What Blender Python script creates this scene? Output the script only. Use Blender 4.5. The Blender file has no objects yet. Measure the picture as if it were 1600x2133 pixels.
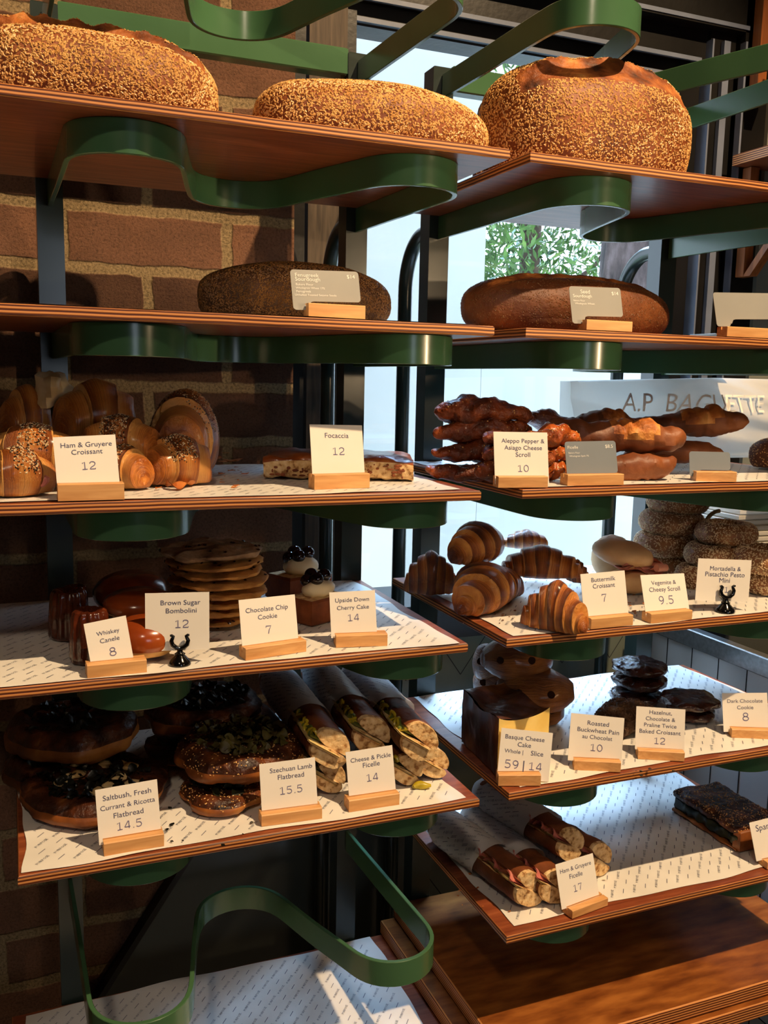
import bpy, math, random
import numpy as np
from mathutils import Vector, noise

# ------------------------------------------------------------------ camera, world, lights
ZC = 1.45                      # eye height
W0, H0, FPX = 1600, 2133, 1908.7
yaw, pitch, roll = (math.radians(a) for a in (22.21, 8.22, 1.217))
_F = np.array([math.sin(yaw)*math.cos(pitch), math.cos(yaw)*math.cos(pitch), -math.sin(pitch)])
_R = np.array([math.cos(yaw), -math.sin(yaw), 0.0]); _U = np.cross(_R, _F)
_c, _s = math.cos(roll), math.sin(roll)
CR, CU, CF = _c*_R+_s*_U, -_s*_R+_c*_U, _F
CAM = np.array([0, 0, ZC])
sc = bpy.context.scene
col = sc.collection
cam = bpy.data.cameras.new('camera'); cam_o = bpy.data.objects.new('camera', cam); col.objects.link(cam_o)
from mathutils import Matrix
m = Matrix.Identity(4)
for i in range(3):
    m[i][0], m[i][1], m[i][2] = CR[i], CU[i], -CF[i]
m[2][3] = ZC
cam_o.matrix_world = m
cam.sensor_fit = 'HORIZONTAL'; cam.sensor_width = 36; cam.lens = 36*FPX/W0
cam.clip_start = 0.02; cam.clip_end = 100
sc.camera = cam_o
sc.view_settings.view_transform = 'Standard'; sc.view_settings.look = 'None'
sc.view_settings.exposure = 0.0; sc.view_settings.gamma = 1.0
sc.view_settings.use_curve_mapping = False
wd = bpy.data.worlds.new('daylight'); sc.world = wd; wd.use_nodes = True
wd.node_tree.nodes['Background'].inputs[0].default_value = (0.74, 0.85, 1.0, 1)
wd.node_tree.nodes['Background'].inputs[1].default_value = 5.0

def spot(name, loc, target, watts, color, size, blend=.3, rad=.03):
    l = bpy.data.lights.new(name, 'SPOT'); l.energy = watts; l.color = color
    l.spot_size = math.radians(size); l.spot_blend = blend; l.shadow_soft_size = rad
    o = bpy.data.objects.new(name, l); col.objects.link(o); o.location = loc
    o.rotation_euler = (Vector(target)-Vector(loc)).to_track_quat('-Z', 'Y').to_euler()
    return o
WARM = (1.0, .70, .40)
spot('ceiling_spot', (1.30, -.25, ZC+2.15), (.55, 1.1, ZC-.25), 470, WARM, 62, .3, .02)
spot('low_spot', (1.75, -.95, ZC+.10), (.34, 1.4, ZC+.24), 85, WARM, 15, .45, .02)
spot('low_fill', (1.6, -1.2, ZC+.35), (.55, 1.2, ZC-.25), 22, WARM, 50, .6, .05)
spot('shelf_fill', (-.5, -.9, ZC+1.5), (.45, 1.1, ZC-.5), 46, (1.0, .78, .56), 60, .5, .08)  # added fill lamp, lifts the cards and lower shelves

sk = bpy.data.lights.new('sky_fill', 'SUN'); sk.energy = 24.0; sk.color = (.42, .66, 1.0); sk.angle = math.radians(45)  # added blue sun lamp, boosts window daylight on the back shelves
sko = bpy.data.objects.new('sky_fill', sk); col.objects.link(sko); sko.location = (1.4, 4, 5)
sko.rotation_euler = Vector((-.18, -.62, -.85)).to_track_quat('-Z', 'Y').to_euler()
# ------------------------------------------------------------------ projection helpers (places measured on the photo)
def ray(px, py):
    d = CR*(px-W0/2)/FPX - CU*(py-H0/2)/FPX + CF
    return d
def atY(px, py, Y):
    d = ray(px, py); return CAM + d*Y/d[1]
def atZ(px, py, z):            # z is world height
    d = ray(px, py); return CAM + d*(z-ZC)/d[2]
def proj(V):
    V = np.asarray(V)-CAM
    x, y, z = V@CR, V@CU, V@CF
    return np.stack([W0/2+FPX*x/z, H0/2-FPX*y/z], -1)

# ------------------------------------------------------------------ materials
def lin(c):
    return tuple((x/255/12.92 if x/255 <= .04045 else ((x/255+.055)/1.055)**2.4) for x in c)+(1,)
MATS = {}
def base_mat(name, rough=.6, spec=.5):
    m = bpy.data.materials.new(name); m.use_nodes = True
    nt = m.node_tree; b = nt.nodes['Principled BSDF']
    b.inputs['Roughness'].default_value = rough
    b.inputs['Specular IOR Level'].default_value = spec
    MATS[name] = m
    return m, nt, b
def node(nt, t, **k):
    n = nt.nodes.new(t)
    for a, v in k.items(): setattr(n, a, v)
    return n
def setin(n, **k):
    for a, v in k.items(): n.inputs[a.replace('_', ' ')].default_value = v
def ramp(nt, stops):
    r = node(nt, 'ShaderNodeValToRGB'); e = r.color_ramp.elements
    while len(e) < len(stops): e.new(.5)
    for i, (p, c) in enumerate(stops): e[i].position = p; e[i].color = lin(c)
    return r
def add_bump(nt, b, out, strength=.5, dist=.002):
    bp = node(nt, 'ShaderNodeBump'); setin(bp, Strength=strength, Distance=dist)
    nt.links.new(out, bp.inputs['Height']); nt.links.new(bp.outputs[0], b.inputs['Normal']); return bp
def plain(name, c, rough=.6, spec=.5, metal=0):
    m, nt, b = base_mat(name, rough, spec); b.inputs['Base Color'].default_value = lin(c); b.inputs['Metallic'].default_value = metal
    return m
def noisy(name, stops, scale=20, rough=.6, spec=.4, bump=.4, bscale=90, bdist=.002, detail=6, stretch=(1, 1, 1), coat=0, distort=0):
    m, nt, b = base_mat(name, rough, spec)
    tc = node(nt, 'ShaderNodeTexCoord'); mp = node(nt, 'ShaderNodeMapping'); mp.inputs['Scale'].default_value = stretch
    nt.links.new(tc.outputs['Object'], mp.inputs[0])
    n1 = node(nt, 'ShaderNodeTexNoise'); setin(n1, Scale=scale, Detail=detail, Distortion=distort); nt.links.new(mp.outputs[0], n1.inputs['Vector'])
    r = ramp(nt, stops); nt.links.new(n1.outputs[0], r.inputs[0]); nt.links.new(r.outputs[0], b.inputs['Base Color'])
    n2 = node(nt, 'ShaderNodeTexNoise'); setin(n2, Scale=bscale, Detail=5); nt.links.new(mp.outputs[0], n2.inputs['Vector'])
    if bump: add_bump(nt, b, n2.outputs[0], bump, bdist)
    if coat: b.inputs['Coat Weight'].default_value = coat; b.inputs['Coat Roughness'].default_value = .15
    return m
def laminated(name, stops, freq=26, rough=.35, bump=.8, nscale=14, warp=.06, coat=.25, bdist=.003):
    """pastry whose thin layers follow the shape's own UV.x"""
    m, nt, b = base_mat(name, rough, .5)
    uv = node(nt, 'ShaderNodeUVMap'); tc = node(nt, 'ShaderNodeTexCoord')
    sx = node(nt, 'ShaderNodeSeparateXYZ'); nt.links.new(uv.outputs[0], sx.inputs[0])
    n = node(nt, 'ShaderNodeTexNoise'); setin(n, Scale=nscale*2, Detail=3); nt.links.new(tc.outputs['Object'], n.inputs['Vector'])
    ma = node(nt, 'ShaderNodeMath', operation='MULTIPLY_ADD'); ma.inputs[1].default_value = warp
    nt.links.new(n.outputs[0], ma.inputs[0]); nt.links.new(sx.outputs[0], ma.inputs[2])
    mu = node(nt, 'ShaderNodeMath', operation='MULTIPLY'); mu.inputs[1].default_value = freq; nt.links.new(ma.outputs[0], mu.inputs[0])
    cb = node(nt, 'ShaderNodeCombineXYZ'); nt.links.new(mu.outputs[0], cb.inputs[0])
    sy = node(nt, 'ShaderNodeMath', operation='MULTIPLY'); sy.inputs[1].default_value = 1.3
    nt.links.new(sx.outputs[1], sy.inputs[0]); nt.links.new(sy.outputs[0], cb.inputs[1])
    st = node(nt, 'ShaderNodeTexNoise'); setin(st, Scale=1.6, Detail=5, Roughness=.65); nt.links.new(cb.outputs[0], st.inputs['Vector'])
    big = node(nt, 'ShaderNodeTexNoise'); setin(big, Scale=nscale*1.6, Detail=4); nt.links.new(tc.outputs['Object'], big.inputs['Vector'])
    mx = node(nt, 'ShaderNodeMath', operation='MULTIPLY_ADD'); mx.inputs[1].default_value = .55
    nt.links.new(big.outputs[0], mx.inputs[0])
    h = node(nt, 'ShaderNodeMath', operation='MULTIPLY'); h.inputs[1].default_value = .5; nt.links.new(st.outputs[0], h.inputs[0]); nt.links.new(h.outputs[0], mx.inputs[2])
    r = ramp(nt, stops); nt.links.new(mx.outputs[0], r.inputs[0]); nt.links.new(r.outputs[0], b.inputs['Base Color'])
    add_bump(nt, b, st.outputs[0], bump, bdist)
    b.inputs['Coat Weight'].default_value = coat; b.inputs['Coat Roughness'].default_value = .2
    return m

def wood_mat(name, stops, along='X', rough=.4, scale=10, coat=.1):
    s = {'X': (1.2, 14, 14), 'Y': (14, 1.2, 14), 'Z': (14, 14, 1.2)}[along]
    return noisy(name, stops, scale=scale, rough=rough, bump=.15, bscale=30, bdist=.0006, stretch=s, coat=coat, distort=.6)

plain('green', (36, 80, 46), .22, .6); MATS['green'].node_tree.nodes['Principled BSDF'].inputs['Coat Weight'].default_value = .4
plain('green_post', (26, 48, 36), .3, .5)
noisy('green', [(.3, (60, 96, 64)), (.7, (70, 108, 74))], scale=6, rough=.24, bump=.05, bscale=60, coat=.15)
noisy('green_post', [(.3, (30, 42, 38)), (.7, (38, 50, 46))], scale=6, rough=.28, bump=.05, bscale=50, coat=.2)
wood_mat('ply_face', [(.3, (112, 52, 30)), (.55, (142, 74, 44)), (.75, (168, 96, 60))], 'X', .38, 8, .2)
def ply_edge():
    m, nt, b = base_mat('ply_edge', .45, .4)
    tc = node(nt, 'ShaderNodeTexCoord'); sp = node(nt, 'ShaderNodeSeparateXYZ'); nt.links.new(tc.outputs['Object'], sp.inputs[0])
    n = node(nt, 'ShaderNodeTexNoise'); setin(n, Scale=14, Detail=3); nt.links.new(tc.outputs['Object'], n.inputs['Vector'])
    ma = node(nt, 'ShaderNodeMath', operation='MULTIPLY_ADD'); ma.inputs[1].default_value = .002
    nt.links.new(n.outputs[0], ma.inputs[0]); nt.links.new(sp.outputs[2], ma.inputs[2])
    mu = node(nt, 'ShaderNodeMath', operation='MULTIPLY'); mu.inputs[1].default_value = 2*math.pi/.0042; nt.links.new(ma.outputs[0], mu.inputs[0])
    si = node(nt, 'ShaderNodeMath', operation='SINE'); nt.links.new(mu.outputs[0], si.inputs[0])
    r = ramp(nt, [(.0, (74, 34, 16)), (.35, (120, 62, 28)), (.6, (196, 124, 66)), (1, (214, 146, 84))])
    mr = node(nt, 'ShaderNodeMapRange'); mr.inputs[1].default_value = -1; nt.links.new(si.outputs[0], mr.inputs[0])
    nt.links.new(mr.outputs[0], r.inputs[0]); nt.links.new(r.outputs[0], b.inputs['Base Color'])
    add_bump(nt, b, mr.outputs[0], .4, .0006)
ply_edge()
noisy('table_wood', [(.3, (104, 54, 22)), (.5, (140, 80, 34)), (.72, (172, 106, 48))], scale=16, rough=.3, bump=.12, bscale=60, bdist=.0006, stretch=(1, 3.5, 3), coat=.3)
wood_mat('block_wood', [(.3, (200, 142, 84)), (.7, (226, 172, 112))], 'X', .5, 10, 0)
wood_mat('bracket_wood', [(.3, (120, 66, 32)), (.7, (160, 92, 46))], 'Z', .45, 8, .1)
noisy('paper', [(.3, (226, 222, 214)), (.7, (240, 237, 230))], scale=12, rough=.38, bump=.25, bscale=18, bdist=.004, detail=2)
plain('print_ink', (112, 114, 128), .7)
noisy('wrap_paper', [(.3, (214, 212, 210)), (.7, (232, 230, 228))], scale=16, rough=.4, bump=.6, bscale=28, bdist=.004, detail=3)
plain('card', (238, 232, 222), .6)
plain('card_ink', (78, 78, 112), .7)
plain('card_ink_soft', (104, 100, 140), .7)
noisy('metal_card', [(.3, (146, 146, 142)), (.7, (160, 159, 154))], scale=9, rough=.32, bump=.05, bscale=60, spec=.7)
noisy('slate_card', [(.3, (120, 128, 136)), (.7, (130, 138, 146))], scale=9, rough=.4, bump=.05, bscale=60)
plain('white_ink', (236, 234, 228), .5)
plain('black_gloss', (10, 10, 11), .12, .6)
noisy('crust_seeded', [(.3, (98, 46, 18)), (.55, (128, 66, 28)), (.75, (152, 86, 40))], scale=18, rough=.55, bump=.5, bscale=160)
noisy('crust_dark', [(.3, (64, 30, 14)), (.55, (104, 56, 26)), (.78, (144, 86, 42))], scale=16, rough=.55, bump=.6, bscale=170)
noisy('crust_score', [(.32, (58, 28, 12)), (.46, (128, 66, 26)), (.6, (176, 104, 46)), (.76, (218, 158, 90))], scale=26, rough=.6, bump=1, bscale=70, bdist=.006)
noisy('split_crust', [(.32, (120, 60, 24)), (.48, (190, 112, 46)), (.64, (224, 156, 80)), (.78, (240, 190, 120))], scale=34, rough=.55, bump=1, bscale=70, bdist=.005)
noisy('crust_dark_shaded', [(.3, (44, 26, 14)), (.7, (82, 50, 26))], scale=22, rough=.6, bump=.6, bscale=150)  # brown crust, its colour deepened to stand in for shade on the loaf
noisy('sesame', [(.3, (196, 140, 74)), (.7, (232, 184, 116))], scale=60, rough=.4, bump=0)
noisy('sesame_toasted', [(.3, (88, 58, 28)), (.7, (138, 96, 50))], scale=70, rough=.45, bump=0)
noisy('sesame_pale', [(.3, (200, 170, 126)), (.7, (232, 208, 168))], scale=60, rough=.45, bump=0)
noisy('sesame_black', [(.3, (16, 13, 12)), (.7, (40, 34, 30))], scale=60, rough=.4, bump=0)
noisy('bagel_crust', [(.3, (120, 74, 42)), (.7, (168, 116, 72))], scale=22, rough=.55, bump=.4)
def tiered(name, stops, streaks, mixf=.5, warp=.22, rough=.34, coat=.25):
    """rolled pastry: UV.x counts the layers from the middle, each layer darkest at its own edge"""
    m, nt, b = base_mat(name, rough, .5)
    uv = node(nt, 'ShaderNodeUVMap'); tc = node(nt, 'ShaderNodeTexCoord'); sx = node(nt, 'ShaderNodeSeparateXYZ'); nt.links.new(uv.outputs[0], sx.inputs[0])
    n = node(nt, 'ShaderNodeTexNoise'); setin(n, Scale=45, Detail=4); nt.links.new(tc.outputs['Object'], n.inputs['Vector'])
    ma = node(nt, 'ShaderNodeMath', operation='MULTIPLY_ADD'); ma.inputs[1].default_value = warp; nt.links.new(n.outputs[0], ma.inputs[0]); nt.links.new(sx.outputs[0], ma.inputs[2])
    fr = node(nt, 'ShaderNodeMath', operation='FRACT'); nt.links.new(ma.outputs[0], fr.inputs[0])
    cb = node(nt, 'ShaderNodeCombineXYZ'); mu = node(nt, 'ShaderNodeMath', operation='MULTIPLY'); mu.inputs[1].default_value = streaks
    nt.links.new(ma.outputs[0], mu.inputs[0]); nt.links.new(mu.outputs[0], cb.inputs[0])
    m2 = node(nt, 'ShaderNodeMath', operation='MULTIPLY'); m2.inputs[1].default_value = 2.2; nt.links.new(sx.outputs[1], m2.inputs[0]); nt.links.new(m2.outputs[0], cb.inputs[1])
    st = node(nt, 'ShaderNodeTexNoise'); setin(st, Scale=1.0, Detail=5, Roughness=.7); nt.links.new(cb.outputs[0], st.inputs['Vector'])
    bl = node(nt, 'ShaderNodeTexNoise'); setin(bl, Scale=24, Detail=4); nt.links.new(tc.outputs['Object'], bl.inputs['Vector'])
    a1 = node(nt, 'ShaderNodeMath', operation='MULTIPLY_ADD'); a1.inputs[1].default_value = -.34; nt.links.new(fr.outputs[0], a1.inputs[0]); ss = node(nt, 'ShaderNodeMath', operation='MULTIPLY_ADD'); ss.inputs[1].default_value = .62; ss.inputs[2].default_value = .20; nt.links.new(st.outputs[0], ss.inputs[0]); nt.links.new(ss.outputs[0], a1.inputs[2])
    a2 = node(nt, 'ShaderNodeMath', operation='MULTIPLY_ADD'); a2.inputs[1].default_value = mixf; nt.links.new(bl.outputs[0], a2.inputs[0]); nt.links.new(a1.outputs[0], a2.inputs[2])
    r = ramp(nt, stops); nt.links.new(a2.outputs[0], r.inputs[0]); nt.links.new(r.outputs[0], b.inputs['Base Color'])
    add_bump(nt, b, st.outputs[0], .9, .003)
    b.inputs['Coat Weight'].default_value = coat; b.inputs['Coat Roughness'].default_value = .2
tiered('croissant', [(.34, (74, 30, 10)), (.50, (140, 70, 26)), (.62, (190, 110, 46)), (.80, (228, 160, 84))], 9)
tiered('ham_croissant', [(.30, (80, 34, 12)), (.46, (150, 78, 28)), (.58, (204, 124, 52)), (.76, (234, 172, 94))], 30, warp=.12)
laminated('pain_choc', [(.32, (84, 42, 18)), (.46, (140, 80, 36)), (.58, (182, 114, 54)), (.74, (216, 156, 90))], freq=60, bdist=.006, bump=1)
noisy('scroll_crust', [(.32, (58, 22, 12)), (.5, (112, 50, 24)), (.66, (156, 78, 36)), (.8, (196, 124, 60))], scale=36, rough=.4, bump=1, bscale=70, bdist=.010, coat=.12)
noisy('scroll_orange', [(.32, (140, 58, 18)), (.6, (204, 104, 40)), (.8, (226, 148, 76))], scale=30, rough=.35, bump=.9, bscale=60, bdist=.005, coat=.3)
noisy('ficelle_crust', [(.3, (74, 40, 22)), (.52, (124, 68, 36)), (.74, (158, 94, 52))], scale=18, rough=.5, bump=.5, bscale=120)
noisy('bun_glaze', [(.3, (96, 34, 12)), (.55, (150, 66, 24)), (.8, (190, 104, 42))], scale=12, rough=.22, bump=.12, bscale=60, coat=.5)
noisy('bun_belt', [(.3, (196, 136, 70)), (.7, (226, 178, 106))], scale=18, rough=.6, bump=.3)
noisy('canele', [(.3, (44, 18, 10)), (.6, (86, 36, 18)), (.8, (124, 60, 30))], scale=40, rough=.2, bump=.5, bscale=90, coat=.5)
noisy('cookie_dough', [(.3, (120, 72, 32)), (.5, (196, 138, 70)), (.75, (226, 176, 102))], scale=26, rough=.7, bump=1, bscale=55, bdist=.006)
noisy('cookie_top', [(.3, (112, 82, 56)), (.55, (166, 134, 100)), (.75, (196, 168, 134))], scale=34, rough=.7, bump=1, bscale=60, bdist=.008)
noisy('chocolate', [(.3, (34, 18, 12)), (.7, (64, 34, 22))], scale=30, rough=.25, bump=.4)
noisy('dark_cookie', [(.3, (36, 17, 12)), (.6, (70, 36, 26)), (.8, (96, 54, 38))], scale=26, rough=.24, bump=1, bscale=36, bdist=.008, coat=.3)
noisy('flatbread', [(.3, (88, 42, 16)), (.5, (148, 84, 34)), (.74, (204, 140, 70))], scale=18, rough=.5, bump=.7, bscale=60, coat=.05)
noisy('flatbread_top', [(.32, (26, 13, 8)), (.5, (66, 32, 16)), (.66, (112, 58, 26)), (.82, (180, 116, 58))], scale=34, rough=.45, bump=1, bscale=60, bdist=.008, coat=.1)
noisy('greens', [(.3, (18, 20, 12)), (.6, (40, 42, 24)), (.8, (74, 74, 42))], scale=60, rough=.4, bump=.4)
noisy('dark_greens', [(.3, (8, 8, 8)), (.7, (26, 28, 20))], scale=60, rough=.35, bump=.4)
noisy('herbs', [(.3, (58, 44, 18)), (.55, (84, 76, 34)), (.8, (120, 116, 60))], scale=60, rough=.5, bump=.3)
noisy('ricotta', [(.3, (206, 170, 108)), (.7, (236, 212, 164))], scale=30, rough=.55, bump=.5)
noisy('crumb', [(.36, (150, 104, 58)), (.46, (214, 174, 120)), (.7, (236, 208, 158))], scale=130, rough=.8, bump=1, bscale=90, bdist=.004)
noisy('focaccia_top', [(.3, (92, 40, 16)), (.55, (144, 74, 32)), (.75, (190, 118, 58))], scale=22, rough=.3, bump=.7, bscale=40, bdist=.005, coat=.3)
noisy('cheesecake', [(.3, (236, 196, 96)), (.7, (250, 222, 138))], scale=24, rough=.5, bump=.3, bscale=40)
noisy('cheesecake_burnt', [(.34, (28, 13, 8)), (.52, (64, 30, 14)), (.70, (122, 74, 32)), (.84, (186, 134, 66))], scale=22, rough=.3, bump=.9, bscale=30, bdist=.005, stretch=(1, 1, .5), coat=.35)
noisy('cake_side', [(.3, (104, 48, 22)), (.7, (150, 82, 42))], scale=40, rough=.7, bump=.8)
noisy('cream', [(.3, (232, 216, 176)), (.7, (246, 234, 200))], scale=8, rough=.45, bump=.2)
noisy('cherry', [(.3, (12, 6, 10)), (.7, (34, 12, 18))], scale=10, rough=.06, bump=0, spec=.7)
noisy('ham', [(.3, (176, 92, 84)), (.55, (206, 122, 110)), (.78, (232, 176, 158))], scale=22, rough=.35, bump=.4)
noisy('mortadella', [(.3, (206, 132, 112)), (.7, (226, 158, 136))], scale=22, rough=.4, bump=.2)
noisy('cheese', [(.3, (226, 200, 132)), (.7, (240, 218, 158))], scale=10, rough=.4, bump=.1)
noisy('pickle', [(.3, (150, 132, 26)), (.6, (190, 168, 40)), (.8, (120, 124, 34))], scale=40, rough=.3, bump=.3)
noisy('leaf_salad', [(.3, (70, 84, 34)), (.7, (128, 138, 66))], scale=40, rough=.4, bump=.4)
noisy('soft_bun', [(.3, (196, 152, 104)), (.7, (226, 190, 142))], scale=18, rough=.6, bump=.4)
noisy('praline', [(.3, (54, 32, 20)), (.55, (98, 66, 42)), (.75, (150, 116, 80))], scale=60, rough=.6, bump=1, bscale=90, bdist=.006)
noisy('flake', [(.3, (168, 86, 34)), (.7, (206, 130, 62))], scale=30, rough=.5, bump=.3)
noisy('stain', [(.3, (204, 186, 150)), (.7, (214, 198, 164))], scale=30, rough=.2, bump=.2)
noisy('window_frame', [(.3, (14, 13, 12)), (.7, (24, 22, 20))], scale=10, rough=.35, bump=.15)
noisy('bright_strip', [(.3, (96, 104, 120)), (.7, (112, 120, 138))], scale=10, rough=.35, bump=.1)
wood_mat('old_timber', [(.3, (58, 48, 38)), (.7, (92, 78, 62))], 'Z', .7, 10, 0)
noisy('grey_wall', [(.3, (112, 114, 104)), (.7, (122, 124, 114))], scale=6, rough=.7, bump=.15)
noisy('room_plaster', [(.3, (96, 90, 82)), (.7, (108, 102, 94))], scale=6, rough=.8, bump=.1)
noisy('room_ceiling', [(.3, (60, 58, 56)), (.7, (70, 68, 66))], scale=6, rough=.8, bump=.1)
noisy('concrete', [(.3, (70, 68, 64)), (.7, (90, 88, 84))], scale=8, rough=.6, bump=.2)
noisy('steel', [(.3, (128, 128, 126)), (.7, (150, 150, 148))], scale=12, rough=.35, bump=.05, stretch=(1, 10, 10)); MATS['steel'].node_tree.nodes['Principled BSDF'].inputs['Metallic'].default_value = .8
noisy('white_tile', [(.3, (206, 208, 206)), (.7, (216, 218, 216))], scale=4, rough=.18, bump=.03)
plain('grout_black', (16, 18, 20), .8)
noisy('sage_tile', [(.3, (92, 98, 86)), (.7, (104, 110, 98))], scale=5, rough=.15, bump=.04)
noisy('dark_panel', [(.3, (66, 70, 66)), (.7, (76, 80, 74))], scale=5, rough=.12, bump=.03)
noisy('bag_paper', [(.3, (206, 200, 188)), (.7, (226, 221, 210))], scale=5, rough=.55, bump=.5, bscale=9, bdist=.01, detail=2)
noisy('white_render', [(.3, (226, 230, 234)), (.7, (238, 240, 242))], scale=3, rough=.9, bump=.1)
noisy('bark', [(.3, (40, 32, 32)), (.55, (78, 64, 62)), (.8, (110, 94, 94))], scale=9, rough=.9, bump=1, bscale=22, bdist=.03, stretch=(1.6, 1.6, .6))
noisy('bark_pale', [(.3, (58, 46, 38)), (.7, (98, 80, 68))], scale=12, rough=.9, bump=.6, bscale=30, bdist=.01, stretch=(1, 1, .3))
noisy('gum_leaf', [(.3, (40, 62, 28)), (.55, (78, 110, 48)), (.8, (132, 158, 78))], scale=4, rough=.6, bump=0)
noisy('ground', [(.3, (140, 150, 120)), (.7, (180, 186, 160))], scale=3, rough=.9, bump=.2)
noisy('wicker', [(.3, (120, 88, 52)), (.7, (168, 130, 84))], scale=60, rough=.7, bump=.8)
def thin(name, amount, c):
    m = MATS[name]; nt = m.node_tree; b = nt.nodes['Principled BSDF']; out = nt.nodes['Material Output']
    t = node(nt, 'ShaderNodeBsdfTranslucent'); t.inputs[0].default_value = lin(c); mx = node(nt, 'ShaderNodeMixShader'); mx.inputs[0].default_value = amount
    nt.links.new(b.outputs[0], mx.inputs[1]); nt.links.new(t.outputs[0], mx.inputs[2]); nt.links.new(mx.outputs[0], out.inputs[0])
thin('bag_paper', .45, (236, 232, 224)); thin('wrap_paper', .25, (230, 228, 224))
def glass_mat():
    m, nt, b = base_mat('window_glass', .0)
    nt.nodes.remove(b); out = nt.nodes['Material Output']
    t = node(nt, 'ShaderNodeBsdfTransparent'); t.inputs[0].default_value = (.93, .97, .99, 1)
    g = node(nt, 'ShaderNodeBsdfGlossy'); g.inputs['Roughness'].default_value = .02
    mx = node(nt, 'ShaderNodeMixShader'); mx.inputs[0].default_value = .05; nt.links.new(t.outputs[0], mx.inputs[1]); nt.links.new(g.outputs[0], mx.inputs[2])
    nt.links.new(mx.outputs[0], out.inputs[0])
glass_mat()
def brick_mat():
    m, nt, b = base_mat('brick', .85, .25)
    tc = node(nt, 'ShaderNodeTexCoord'); sp = node(nt, 'ShaderNodeSeparateXYZ'); nt.links.new(tc.outputs['Object'], sp.inputs[0])
    cb = node(nt, 'ShaderNodeCombineXYZ'); nt.links.new(sp.outputs[0], cb.inputs[0]); nt.links.new(sp.outputs[2], cb.inputs[1])
    nz = node(nt, 'ShaderNodeTexNoise'); setin(nz, Scale=22, Detail=4); nt.links.new(tc.outputs['Object'], nz.inputs['Vector'])
    wr = node(nt, 'ShaderNodeVectorMath', operation='MULTIPLY_ADD'); wr.inputs[1].default_value = (.012, .012, 0)
    nt.links.new(nz.outputs[1], wr.inputs[0]); nt.links.new(cb.outputs[0], wr.inputs[2])
    br = node(nt, 'ShaderNodeTexBrick'); br.offset = .5
    setin(br, Scale=1, Mortar_Size=.0105, Mortar_Smooth=.35, Brick_Width=.262, Row_Height=.0935, Bias=0)
    br.inputs['Color1'].default_value = (0, 0, 0, 1); br.inputs['Color2'].default_value = (1, 1, 1, 1); br.inputs['Mortar'].default_value = (.5, .5, .5, 1)
    nt.links.new(wr.outputs[0], br.inputs['Vector'])
    n2 = node(nt, 'ShaderNodeTexNoise'); setin(n2, Scale=9, Detail=8, Roughness=.7); nt.links.new(tc.outputs['Object'], n2.inputs['Vector'])
    mxx = node(nt, 'ShaderNodeMix', data_type='FLOAT'); mxx.inputs[0].default_value = .6
    nt.links.new(br.outputs['Color'], mxx.inputs[2]); nt.links.new(n2.outputs[0], mxx.inputs[3])
    r = ramp(nt, [(.2, (88, 62, 50)), (.45, (120, 86, 66)), (.62, (146, 104, 80)), (.8, (172, 120, 88))]); nt.links.new(mxx.outputs[0], r.inputs[0])
    n3 = node(nt, 'ShaderNodeTexNoise'); setin(n3, Scale=230, Detail=6, Roughness=.75); nt.links.new(tc.outputs['Object'], n3.inputs['Vector'])
    rm = ramp(nt, [(.3, (140, 120, 88)), (.7, (196, 168, 124))]); nt.links.new(n3.outputs[0], rm.inputs[0])
    mc = node(nt, 'ShaderNodeMix', data_type='RGBA'); nt.links.new(br.outputs['Fac'], mc.inputs[0]); nt.links.new(r.outputs[0], mc.inputs[6]); nt.links.new(rm.outputs[0], mc.inputs[7])
    gr = ramp(nt, [(.30, (150, 146, 140)), (.48, (236, 236, 236)), (.62, (255, 255, 255)), (.74, (255, 246, 226))]); nt.links.new(n3.outputs[0], gr.inputs[0])
    mg = node(nt, 'ShaderNodeMix', data_type='RGBA', blend_type='MULTIPLY'); mg.inputs[0].default_value = 1; nt.links.new(mc.outputs[2], mg.inputs[6]); nt.links.new(gr.outputs[0], mg.inputs[7])
    nt.links.new(mg.outputs[2], b.inputs['Base Color'])
    hh = node(nt, 'ShaderNodeMath', operation='MULTIPLY_ADD'); hh.inputs[1].default_value = -.9
    nt.links.new(br.outputs['Fac'], hh.inputs[0]); nt.links.new(n3.outputs[0], hh.inputs[2])
    add_bump(nt, b, hh.outputs[0], .9, .006)
brick_mat()

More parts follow.
